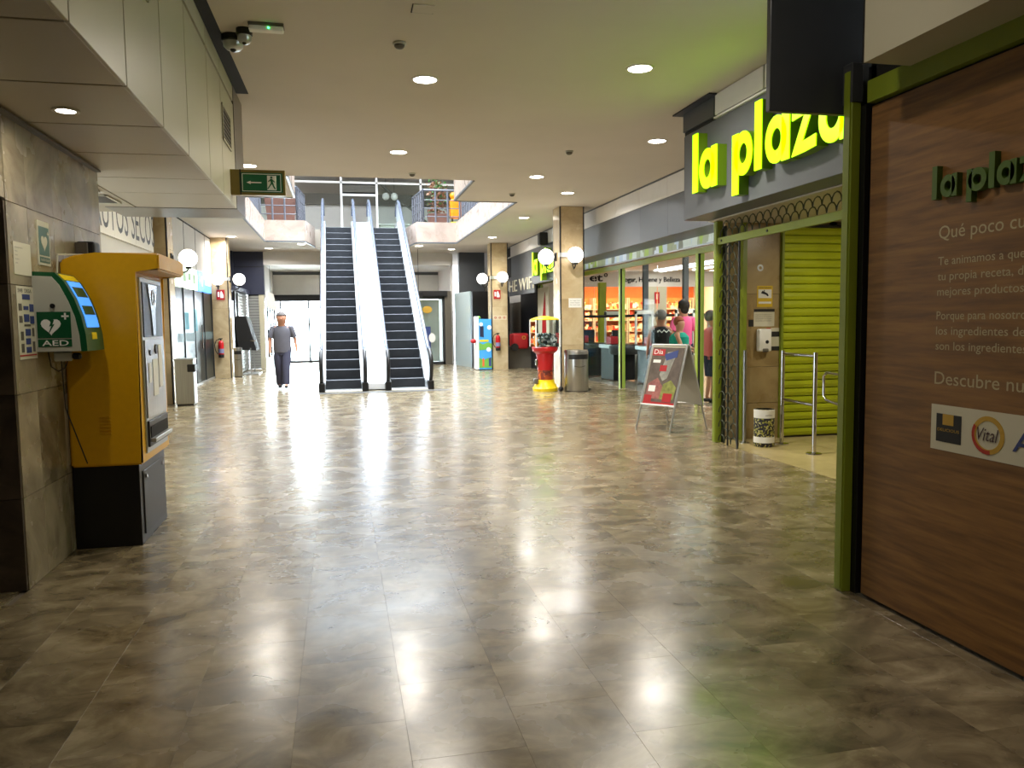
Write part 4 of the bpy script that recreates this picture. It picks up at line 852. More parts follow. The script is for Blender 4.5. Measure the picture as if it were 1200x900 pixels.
# baseline z 2.925 at X 3.94; letters run towards the camera
lt = [('l', 0, .125), ('a', .165, .415), ('p', .92, .40), ('l', 1.36, .125), ('a', 1.55, .41), ('z', 2.0, .36), ('a', 2.39, .42)]
word(t, Fright(SX, 8.38, 2.915), lt, .43, .645, -.17, .125, .12, 'lit', 'limeside')
for a, w in ((0.1, 1.0), (1.0, 1.3)): lamp('sign_glow', 'AREA', (3.9, 8.3-a-w/2, 3.15), .3, (.6, 1, .05), w, .4, (0, math.radians(90), 0))
# band above the sign
for a, c, m_, nm in ((8.06, 8.86, 'dgrey', 'dark_panel'), (7.04, 8.05, 'white', 'white_panel'), (6.03, 7.03, 'white', 'white_panel'), (5.0, 6.02, 'white', 'white_panel')): B().box(4.04, 4.10, a+.008, c-.008, 3.70, CZ-.01, .002).put(nm, m_, tf)
B().box(4.07, 4.5, 5.0, 8.86, 3.66, CZ).put('core', 'gap', tf); B().box(4.035, 4.1, 5.0, 8.06, 3.665, 3.685).put('joint', 'white', tf)
B().box(3.95, 4.5, 8.0, 8.95, CZ-.02, CZ-.004).put('edge_plate', 'black', tf)
B().box(4.5, 5.5, 5.0, 8.9, 2.7, CZ).put('core', 'gap', tf)
# second lit sign further on
t = thing('shop_sign', 'smaller glowing lime sign beyond the near right pillar', 'sign', (5.3, 20, 2.5)); B().box(5.42, 5.5, 18.6, 22.0, 2.55, 3.45, .003).put('board', 'grey', t)
word(t, Fright(5.42, 21.4, 2.75), lt, .43, .645, -.17, .125, .15, 'lit', 'limeside')

# near right: dark hanging panel, bulkhead, wood wall
t = struct('trim_4', 'white bulkhead over the wooden wall at the right'); B().box(2.44, 4.4, -4, 3.35, 2.69, CZ).put('box', 'panel', t); B().box(2.445, 2.46, 3.35, 3.37, 2.69, CZ).put('edge', 'black', t)
t = thing('hanging_board', 'dark glossy panel hanging from the ceiling before the lime letters', 'panel', (2.5, 3.85, 2.6)); B().box(2.235, 2.95, 3.83, 3.87, 2.585, CZ, .003).put('sheet', 'dgrey', t)
ww = struct('wall_right', 'wood laminate wall with cream lettering')
B().box(2.72, 2.90, -4, 3.66, .01, 2.585).put('wood_panel', 'wood', ww); B().box(2.74, 2.9, 3.66, 3.72, 0, 2.8).put('black_frame', 'black', ww)
B().box(2.69, 2.80, -4, 3.66, 2.60, 2.71).put('green_beam', 'lime', ww); B().box(2.74, 2.95, -4, 3.7, 2.55, CZ).put('top_void', 'gap', ww)
B().box(2.9, 4.44, 3.72, 3.86, 0, 2.8).put('return_wall', 'lime', ww); B().box(4.5, 4.6, 3.8, 6.22, 0, 2.8).put('inner_wall', 'lime', ww)
t = thing('wall_lettering', 'raised dark green letters on the wooden wall', 'lettering', (2.71, 2.9, 2.03))
word(t, Fright(2.72, 3.185, 2.035), [('l', 0, .03), ('a', .05, .10), ('p', .205, .11), ('l', .325, .03), ('a', .365, .10), ('z', .48, .09), ('a', .59, .10)], .10, .15, -.04, .03, .03, 'dlime', 'dlime')
t = thing('wall_text', 'cream slogan lettering on the wooden wall', 'lettering', (2.71, 2.9, 1.2))
for s_, z, h, u, w in (('Qué poco cuesta', 1.855, .062, 3.165, .62), ('Te animamos a que', 1.735, .040, 3.165, .475), ('tu propia receta, de', 1.665, .040, 3.165, .50), ('mejores productos', 1.595, .040, 3.165, .475), ('Porque para nosotros', 1.485, .040, 3.165, .515), ('los ingredientes del', 1.415, .040, 3.165, .50), ('son los ingredientes', 1.345, .040, 3.165, .50), ('Descubre nuestras', 1.185, .062, 3.165, .73)):
    text('line', s_, Fright(2.72, u, z), h, 'txt', t, w)
t = thing('logo_board', 'white logo board with three emblems on the wooden wall', 'board', (2.71, 2.9, .88)); F = Fright(2.72, 3.175, .88)
B().fr(F, [(0, 0), (.9, 0), (.9, .21), (0, .21)], 0, .004).put('sheet', 'paper', t)
F = (F[0]-X_*.004, F[1], F[2], F[3])
B().fr(F, [(.035, .04), (.185, .04), (.185, .17), (.035, .17)], 0, .002).put('black_emblem', 'txtk', t); B().fr(F, [(.075, .12), (.14, .12), (.14, .17), (.075, .17)], .002, .003).put('gold_mark', 'gold', t); text('lettering', 'DELICIOUS', (F[0]+F[1]*.045+F[2]*.09+F[3]*.002, F[1], F[2], F[3]), .014, 'gold', t, .13)
B().ring(F, (.335, .105), .062, .083, 0, .002, 32, 1.05).put('gold_ring', 'gold', t)
b = B(); L = [(.335+math.cos(a)*.084*1.05, .105+math.sin(a)*.084) for a in [math.radians(150+k*13) for k in range(11)]]; L2 = [(.335+math.cos(a)*.07*1.05, .105+math.sin(a)*.066) for a in [math.radians(280-k*13) for k in range(11)]]; b.fr(F, L+L2, .002, .003); b.put('red_arc', 'vred', t)
text('lettering', 'Vital', (F[0]+F[1]*.278+F[2]*.08+F[3]*.003, F[1], F[2], F[3]), .06, 'maroon', t, .115, shear=.25)
text('lettering', 'A', (F[0]+F[1]*.465+F[2]*.06+F[3]*.002, F[1], F[2], F[3]), .085, 'bluep', t, bold=.02, shear=.2)
B().box(-6, 8, -4.2, -4, 0, CZ).put('rear_wall', 'wallm', struct('wall_rear', 'wall behind the camera'))

# vestibule behind the gate
vs2 = struct('wall_vestibule', 'marble wall and lime shutter inside the open gate')
hz = [0, .45, .9, 1.8, 2.75]
for a, c in zip(hz, hz[1:]):
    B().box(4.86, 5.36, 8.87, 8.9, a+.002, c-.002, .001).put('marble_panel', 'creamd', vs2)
    B().box(4.66, 4.86, 8.98, 9.0, a+.002, c-.002, .001).put('marble_panel', 'cream', vs2)
B().box(4.86, 7.2, 8.9, 9.0, 0, CZ).box(4.67, 4.86, 9.0, 9.04, 0, 2.7).put('core', 'grout', vs2); B().box(7.0, 7.1, 5.0, 9.0, 0, 2.8).box(4.6, 7.1, 4.9, 5.0, 0, 2.8).put('side_wall', 'cream', vs2)
B().box(4.5, 7.1, 5.0, 8.9, 2.70, 2.75).put('soffit', 'soffit', vs2); lamp('vestibule_fill', 'AREA', (5.6, 7.3, 2.68), 22, (1, .95, .8), .5, .5)  # the area light is an added fill for the vestibule, without a fixture
B().box(4.81, 4.865, 8.80, 8.87, 0, 2.66).box(5.35, 5.38, 8.82, 8.87, 0, 2.66).put('green_trim', 'lime', vs2)
dsh = struct('door_4', 'closed lime green roller shutter inside the gate')
slm = B(); slm.prism([(0, 0), (-.022, .012), (-.03, .05), (-.022, .088), (0, .098)], 'x', -.8, .8); bmesh.ops.recalc_face_normals(slm.bm, faces=slm.bm.faces)
sme = bpy.data.meshes.new('slat'); slm.bm.to_mesh(sme); slm.bm.free(); sme.materials.append(MT['limed'])
for k in range(26): piece('slat', sme, dsh, (6.18, 8.86, .02+k*.1))
B().box(5.38, 6.98, 8.862, 8.9, 0, 2.65).put('backing', 'base2', dsh)
tag(B().tube([(4.74, 8.60, 0), (4.74, 8.60, 1.12)], .022, 12).lathe((4.74, 8.60, 0), [(.06, 0), (.06, .012)], 16).put('steel_post', 'steel', None, True), 'short steel post left of the patterned bin', 'post')
t = thing('litter_bin', 'round bin with dark leaf print inside the green gate', 'bin', (4.80, 8.32, 0)); c = (4.84, 8.32, 0)
B().lathe(c, [(.112, .0), (.118, .01), (.118, .42), (.112, .44)], 28).put('body', 'leafbin', t, True); B().lathe(c, [(.1195, .34), (.1195, .435), (.10, .44)], 28).put('white_band', 'paperw', t, True); B().lathe(c, [(.1195, .05), (.1195, .12)], 28).put('white_band', 'paperw', t, True)
text('lettering', 'papelera', Fcam(4.79, 8.2, .37), .018, 'grill', t)
t = thing('crowd_rail', 'steel two bar guide rail on floor plates inside the gate', 'rail', (5.1, 8, 0))
for x, y in ((5.12, 8.40), (5.07, 7.67)):
    B().tube([(x, y, 0), (x, y, 1.12)], .024, 14).put('post', 'chrome', t, True); B().lathe((x, y, 0), [(.085, 0), (.08, .012), (.03, .02)], 20).put('floor_plate', 'chrome', t, True)
for z in (1.08, .54): B().tube([(5.12, 8.40, z), (5.07, 7.67, z)], .018, 12).put('bar', 'chrome', t, True)
t = thing('push_handle', 'bent chrome handle bar beside the near gate post', 'handle', (4.8, 6.9, .67)); B().tube([(4.6, 6.35, .95), (4.72, 6.8, .95), (4.84, 7.12, .94), (4.86, 7.2, .90), (4.86, 7.2, .70), (4.84, 7.12, .66), (4.72, 6.8, .66), (4.6, 6.35, .66)], .014, 10).put('bar', 'chrome', t, True)
F = Fcam(5.04, 8.87, 1.64); t = poster('camera_sign', 'yellow cctv warning sign on the marble inside the gate', 'sign', F, .21, .26, 'ylwd', .004)
B().fr(F, [(.015, .11), (.195, .11), (.195, .215), (.015, .215)], .004, .006).put('white_field', 'paperw', t); B().fr(F, [(.05, .17), (.12, .15), (.14, .13), (.155, .14), (.14, .165), (.07, .2)], .006, .008).fr(F, [(.09, .19), (.1, .19), (.1, .21), (.09, .21)], .006, .008).put('camera_symbol', 'txtk', t)
text('lettering', 'ZONA VIGILADA', (F[0]+X_*.02+Z_*.228-Y_*.004, X_, Z_, -Y_), .018, 'txtk', t, .17); B().fr(F, [(.02, .04), (.19, .04), (.19, .065), (.02, .065)], .004, .006).put('white_strip', 'paperw', t)
F = Fcam(5.0, 8.87, 1.40); t = poster('notice', 'white notice with a dark header beneath the yellow sign', 'notice', F, .28, .21, 'paper'); B().fr(F, [(.0, .18), (.28, .18), (.28, .215), (.0, .215)], .003, .005).put('header', 'base2', t)
for k in range(4): text('line', ('Hojas de reclamaciones a', 'disposicion de nuestros', 'clientes en este', 'establecimiento')[k], (F[0]+X_*.02+Z_*(.14-k*.025)-Y_*.003, X_, Z_, -Y_), .011, 'grill', t, .22)
F = Fcam(4.93, 8.87, 1.4); t = poster('small_plate', 'small dark square plate left of the white notice', 'plate', F, .065, .085, 'base2')
F = Fcam(5.17, 8.87, 1.1); t = poster('leaflet', 'leaflet with red corner behind the sanitizer dispenser', 'leaflet', F, .2, .28, 'paper'); B().fr(F, [(0, .25), (.06, .25), (.06, .28), (0, .28)], .003, .005).put('red_corner', 'redm', t); B().fr(F, [(.03, .17), (.19, .17), (.19, .235), (.03, .235)], .003, .005).fr(F, [(.0, .0), (.2, .0), (.2, .05), (.0, .05)], .003, .005).put('grey_band', 'base2', t)
t = thing('sanitizer_dispenser', 'white hand sanitizer dispenser on the marble inside the gate', 'dispenser', (5.1, 8.8, 1.09)); B().box(5.03, 5.20, 8.78, 8.865, 1.09, 1.37, .02, 3).put('body', 'paperw', t, True); B().box(5.075, 5.155, 8.77, 8.79, 1.085, 1.13, .012, 2).put('lever', 'grill', t); B().disc(Fcam(5.135, 8.78, 1.21), (0, 0), .022, 0, .004, 16).put('window', 'base2', t)
t = thing('round_sticker', 'small round sticker high on the marble inside the gate', 'sticker', (5.07, 8.87, 2.1)); B().ring(Fcam(5.08, 8.87, 2.12), (0, 0), .02, .042, 0, .003).put('ring', 'alu', t)
F = Fcam(4.56, 9.2, 0); t = thing('wall_text', 'vertical dark letters on marble behind the mesh strip', 'lettering', (4.6, 9.2, 1.6)); 
for k, ch in enumerate('CAJAS'): text('letter', ch, (Vector((4.71, 8.98, 1.85-k*.085)), X_, Z_, -Y_), .06, 'base2', t)

# ================================================================ SUPERMARKET INTERIOR
sc_ = struct('ceiling_shop', 'white ceiling of the supermarket'); B().box(6.1, 15, 8.9, 34, 3.3, 3.4).put('slab', 'white', sc_)
sw = struct('wall_shop', 'supermarket rear and side walls'); B().box(6.0, 15, 31.5, 31.6, 0, 3.3).put('rear_wall', 'shelf', sw); B().box(14.9, 15, 8.9, 31.5, 0, 3.3).put('side_wall', 'white', sw); B().box(7.1, 15, 8.9, 9.0, 0, 3.3).put('front_wall', 'white', sw); B().box(6.0, 6.15, 26, 31.5, 0, 3.4).put('side_wall', 'white', sw)
B().box(6.2, 15, 27.6, 27.7, 2.72, 3.3).put('text_fascia', 'white', sw)
a_, c_ = aty(727, 333, 27.6), aty(797, 333, 27.6)
t = thing('wall_lettering', 'black words on the white fascia inside the supermarket', 'lettering', (a_.x, 27.6, 2.8)); text('words', 'Hogar, Higiene y Belleza', (Vector((a_.x, 27.6, 2.9)), X_, Z_, -Y_), .19, 'txtk', t, c_.x-a_.x, .02, .01)
a_ = aty(691, 331, 27.6); t = thing('wall_lettering', 'large black letters at the left end of the inner fascia', 'lettering', (a_.x, 27.6, 2.8)); text('words', 'et', (Vector((a_.x, 27.6, 2.93)), X_, Z_, -Y_), .28, 'txtk', t, .5, .02, .02); B().ring((Vector((a_.x+.62, 27.6, 3.15)), X_, Z_, -Y_), (0, 0), .04, .07, 0, .02).put('mark', 'txtk', t)
for (p0, p1, lab) in (((768, 317), (850, 305), 'long fluorescent tube on the supermarket ceiling'), ((813, 316), (850, 314), 'second fluorescent tube farther right on the supermarket ceiling')):
    a_, c_ = atz(*p0, 3.28), atz(*p1, 3.28); t = thing('tube_light', lab, 'light', a_); B().box(a_.x-.06, a_.x+.06, min(a_.y, 27.3)-5.5, min(a_.y, 27.3), 3.25, 3.298).put('tube', 'tube', t)
for x, y in ((7.6, 14), (10, 13), (12.5, 14)): lamp('shop_light', 'AREA', (x, y, 3.24), 110, (1, .97, .92), .15, 6)
for x, y in ((11.5, 24.4), (13.2, 23.8)): lamp('shop_light', 'AREA', (x, y, 3.235), 60, (1, .95, .9), .12, 5.4)
lamp('shelf_light', 'AREA', (11, 29.3, 3.15), 420, (1, .62, .32), 7, 1.2)
for x, lab in ((7.9, 'first'), (9.35, 'second'), (10.8, 'third'), (12.25, 'fourth'), (13.7, 'fifth')):
    t = thing('shelf_unit', '%s warm lit shelf unit from the left at the supermarket rear' % lab, 'shelf', (x, 30.6, 0), 'rear shelf units')
    B().box(x-.7, x+.7, 30.95, 31.0, 0, 2.4).put('back_panel', 'shelf', t); B().box(x-.71, x-.68, 30.4, 31, 0, 2.4).box(x+.68, x+.71, 30.4, 31, 0, 2.4).put('side', 'black' if 0 else 'offw', t)
    for k in range(5): B().box(x-.68, x+.68, 30.45, 30.95, .12+k*.45, .15+k*.45).put('shelf_board', 'offw', t)
    g = B()
    for k in range(5):
        u = x-.64
        while u < x+.6:
            w_ = random.uniform(.06, .14); h_ = random.uniform(.16, .34); g.box(u, u+w_, 30.5, 30.85, .15+k*.45, .15+k*.45+h_); u += w_+.01
    g.put('packages', 'goods', t, kind='stuff')
for x, y, lab in ((7.62, 18.9, 'left dark grey pole'), (8.3, 18.0, 'middle dark grey pole'), (8.15, 15.4, 'right dark grey pole')): tag(B().box(x-.06, x+.06, y-.06, y+.06, 0, 3.3).put('pole', 'grey'), '%s behind the supermarket glass' % lab, 'pole', 'shop poles')
p = aty(707, 380, 22); tag(B().box(p.x-.1, p.x+.1, 22, 22.2, 0, 2.6).put('pole', 'limed'), 'lime green pole inside the supermarket near the pillar', 'pole')
p0, p1 = aty(690, 371, 19.5), aty(832, 366, 19.5); tag(B().tube([(p0.x-.5, 19.5, p0.z), (p1.x+1, 19.5, p0.z+.02)], .035, 8).put('long_rail', 'black'), 'long black horizontal rail behind the checkouts', 'rail')
F = Fcam(aty(767, 348, 27.5).x, 27.5, 2.1); t = poster('fire_sign', 'small red fire sign inside the supermarket under the fascia', 'sign', F, .2, .42, 'redm', .01); B().fr(F, [(.07, .15), (.13, .15), (.13, .35), (.07, .35)], .01, .012).put('mark', 'paperw', t); B().box(F[0].x-.25, F[0].x+.5, 27.52, 27.58, 0, 2.72).put('column', 'panel', t)
def checkout(px, Y, label):
    x = aty(px, 420, Y).x; t = thing('checkout', label, 'checkout', (x, Y, 0), 'supermarket checkouts')
    B().box(x-.28, x+.28, Y+.25, Y+1.2, .02, .80, .01).put('cabinet', 'blackp', t)
    B().lathe((x, Y+.3, .66), [(.33, 0), (.36, .04), (.36, .2), (.33, .24)], 24).put('rounded_end', 'base2', t, True); B().box(x-.34, x+.34, Y+.25, Y+1.2, .80, .90, .01).put('counter_top', 'alu', t)
    b = B(); 
    for q in ((x+.42, x+.47), (x+.86, x+.91)): b.box(q[0], q[1], Y+.6, Y+.65, 0, 1.72)
    b.box(x+.42, x+.91, Y+.6, Y+.65, 1.64, 1.74); b.put('white_frame', 'paperw', t); B().box(x+.47, x+.86, Y+.62, Y+.63, .9, 1.64).put('screen_panel', 'glass', t)
    B().box(x-.1, x+.2, Y+.8, Y+.9, .90, 1.25, .01).put('terminal', 'black', t); B().box(x-.3, x-.1, Y+.4, Y+.75, .90, 1.1, .02).put('goods', 'redm', t)
    B().box(x+.45, x+.95, Y+.2, Y+.7, .05, .62, .01).put('white_bin', 'offw', t)
checkout(700, 19.8, 'checkout nearest the pillar with a rounded steel end'); checkout(736, 18.0, 'middle checkout behind the green window post'); checkout(784, 16.3, 'right checkout behind the advertising board')

# ================================================================ GUMBALL, TOY MACHINE, A-BOARD
gx, gy = 4.30, 16.35
t = thing('gumball_machine', 'red and yellow ball vending machine beside the near right pillar', 'vending machine', (gx, gy, 0))
B().lathe((gx, gy, 0), [(.27, 0), (.28, .06), (.24, .10), (.23, .14), (.20, .17), (.19, .24)], 28).put('base', 'ylw', t, True)
B().lathe((gx, gy, 0), [(.165, .24), (.165, .45)], 24).put('lower_drum', confetti('orange_ball_print', ((120,40,16),(190,90,30),(90,30,14),(150,60,20)), 16), t, True)
B().lathe((gx, gy, 0), [(.165, .45), (.17, .50), (.19, .80), (.27, .86), (.285, .93), (.27, .95)], 28).put('body', 'red', t, True)
B().box(gx-.255, gx+.255, gy-.255, gy+.255, .95, 1.52).put('glass_box', 'glass', t)
for sx in (-1, 1):
    for sy in (-1, 1): B().box(gx+sx*.262-.012, gx+sx*.262+.012, gy+sy*.262-.012, gy+sy*.262+.012, .95, 1.53).put('corner_post', 'paperw', t)
B().lathe((gx, gy, 1.52), [(.31, 0), (.31, .02), (.2, .06), (.05, .085)], 28).put('lid', 'ylw', t, True)
b = B()
for k in range(90): b.ball((gx+random.uniform(-.2, .2), gy+random.uniform(-.2, .2), .99+random.uniform(0, .22)), .04, seg=8, rings=6)
b.put('toy_balls', 'toys', t, True, kind='stuff'); B().box(gx-.25, gx-.16, gy-.1, gy+.0, .96, 1.2, .02).put('orange_toy', 'orange', t)
B().box(gx-.22, gx-.17, gy-.06, gy+.04, .55, .68, .01).put('coin_box', 'chrome', t); B().box(gx-.28, gx-.18, gy-.14, gy-.0, .16, .28, .03, 2).put('prize_door', 'grill', t)
kx0, kx1, ky = 4.14, 4.60, 24.0
t = thing('toy_machine', 'bright blue cartoon landscape toy machine beside the far right pillar', 'machine', (4.37, 24.3, 0))
B().box(kx0+.06, kx1, ky, ky+.5, .02, 1.58, .008).put('cabinet', 'sky', t); B().box(kx0-.02, kx0+.06, ky+.0, ky+.5, .02, 1.66, .01).put('white_front', 'paperw', t)
F = Fcam(kx0+.06, ky, .02); b = B(); b.fr(F, [(.0, .05), (.4, .05), (.4, .34), (.3, .36), (.15, .30), (.0, .36)], 0, .004); b.put('green_hill', 'grass', t); b = B(); b.fr(F, [(.0, .6), (.4, .62), (.4, .8), (.28, .84), (.12, .78), (.0, .84)], 0, .004); b.put('green_hill', 'grass', t)
[B().disc(F, c, r, .002, .006, 16).put('cloud', 'cloud', t) for c, r in (((.07, 1.40), .06), ((.33, 1.3), .07), ((.3, .62), .07))]
B().fr(F, [(.03, 1.02), (.15, 1.0), (.15, 1.34), (.03, 1.34)], .002, .008).put('window', 'navyc', t); B().fr(F, [(.1, .1), (.16, .1), (.16, .32), (.13, .36), (.1, .32)], .004, .008).put('orange_shape', mat('print_orange', (224,100,60), .5), t); B().fr(F, [(.3, .1), (.38, .1), (.38, .38), (.3, .34)], .004, .008).put('blue_shape', 'bluep', t)
B().fr(F, [(.02, .86), (.3, .86), (.3, .92), (.02, .92)], .002, .006).put('yellow_strip', 'ylw', t); B().ball((kx0-.1, ky+.1, .9), .09, (1, 1, .8)).put('red_knob', 'red', t, True); B().ball((kx0+.08, ky+.1, 1.62), .06).put('green_cap', 'grass', t, True)
B().box(kx0+.02, kx1-.02, ky+.03, ky+.47, 0, .03).put('foot', 'black', t)
t = thing('ride_car', 'small red ride-on car right of the far right pillar', 'toy', (5.6, 24.6, .3)); B().box(5.35, 5.9, 24.4, 24.9, .62, 1.12, .08, 3).put('body', 'redm', t, True); B().tube([(5.42, 24.36, .68), (5.42, 24.44, .68)], .12, 16).put('wheel', 'black', t, True); B().ring(Fcam(5.72, 24.4, .98), (0, 0), .04, .06, 0, .02).put('headlight', 'gold', t); B().box(5.2, 6.0, 24.6, 25.4, 0, .7).put('plinth', 'grill', t)
t = thing('ball', 'small black ball on the floor at the pillar foot', 'ball', (4.66, 16.22, 0)); B().ball((4.56, 16.04, .055), .055).put('sphere', 'black', t, True)
# A-board
def L4(a, b_, s): return Vector(a)*(1-s)+Vector(b_)*s
A, Bp, Cp, Dp = Vector((3.94, 10.11, 0)), Vector((4.21, 9.60, 0)), Vector((4.87, 9.86, 0)), Vector((4.57, 10.47, 0))
topl, topr = aty(762, 405, 10.42), aty(800, 407, 9.95)
top0 = Vector((4.25, 10.25, 1.15)); top1 = Vector((4.53, 9.75, 1.15))
t = thing('advertising_board', 'folding metal frame board with a food poster on the hall floor', 'sign', (4.45, 10.1, 0))
def frame_side(a, c, ta, tc, pr, poster_):
    a, c = Vector(a), Vector(c)
    for p, q in ((a, ta), (c, tc)): B().tube([p, q], .013, 8).put('leg', 'alu', t, True)
    lo_a, lo_c = L4(a, ta, .30), L4(c, tc, .30); n = (lo_c-lo_a).cross(ta-lo_a).normalized(); n = n if n.dot(Vector((0, 0, 1.5))-lo_a+Vector((-lo_a.x, -lo_a.y, 0))*0) != 0 else n
    if n.dot(-lo_a) < 0: n = -n
    if not poster_: n = -n
    b = B(); b.hexa([lo_a-n*.006, lo_c-n*.006, tc-n*.006, ta-n*.006], [lo_a+n*.004, lo_c+n*.004, tc+n*.004, ta+n*.004]); b.put('panel', 'alu' if not poster_ else 'paper', t)
    b = B()
    for p, q in ((lo_a, lo_c), (lo_c, tc), (tc, ta), (ta, lo_a)): b.tube([p+n*.004, q+n*.004], .016, 6)
    b.put('frame', 'alu', t)
    return lo_a, lo_c, ta, tc, n
lo_a, lo_c, ta, tc, n = frame_side(A, Bp, top0, top1, 1, True)
frame_side(Dp, Cp, top0+Vector((.03, .02, 0)), top1+Vector((.03, .02, 0)), -1, False)
wv, hv = (lo_c-lo_a), (ta-lo_a); FA = (lo_a, wv, hv, n)
def art(pts, name, m, d=.006): B().fr(FA, pts, d-.002, d).put(name, m, t)
art([(.04, .04), (.96, .04), (.96, .96), (.04, .96)], 'print_background', mat('print_brown', (92,80,70), .6, var=.3, scale=9), .007)
art([(.06, .82), (.06, .93), (.42, .93), (.42, .82)], 'red_logo_plate', 'redm', .009)
text('lettering', 'Dia', (lo_a+wv*.1+hv*.845, wv.normalized(), hv.normalized(), n*1), .07, 'paperw', t, .15).location += n*.009
art([(.38, .5), (.5, .88), (.78, .9), (.62, .45), (.5, .4)], 'fish_shape', mat('print_grey', (140,138,128), .6, var=.3, scale=14), .009)
art([(.42, .84), (.8, .92), (.8, .8), (.5, .74)], 'blue_label', 'bluep', .011)
art([(.08, .1), (.1, .35), (.35, .45), (.55, .3), (.5, .1)], 'meat_shape', mat('print_pink', (150,92,84), .6, var=.35, scale=16), .009)
art([(.5, .1), (.55, .35), (.75, .42), (.94, .3), (.9, .1)], 'lettuce_shape', mat('print_leaf', (128,130,62), .6, var=.35, scale=16), .010)
art([(.06, .05), (.06, .16), (.28, .16), (.28, .05)], 'price_tag', 'redm', .012); art([(.6, .06), (.6, .2), (.86, .2), (.86, .06)], 'price_tag', 'redm', .012); art([(.36, .56), (.36, .66), (.56, .66), (.56, .56)], 'price_tag', 'redm', .012)
art([(.12, .7), (.12, .75), (.34, .75), (.34, .7)], 'white_label', 'paperw', .011); art([(.14, .22), (.14, .32), (.34, .32), (.34, .22)], 'white_label', 'paperw', .012)
art([(.04, .0), (.04, .05), (.96, .05), (.96, .0)], 'red_base_strip', 'redm', .009)

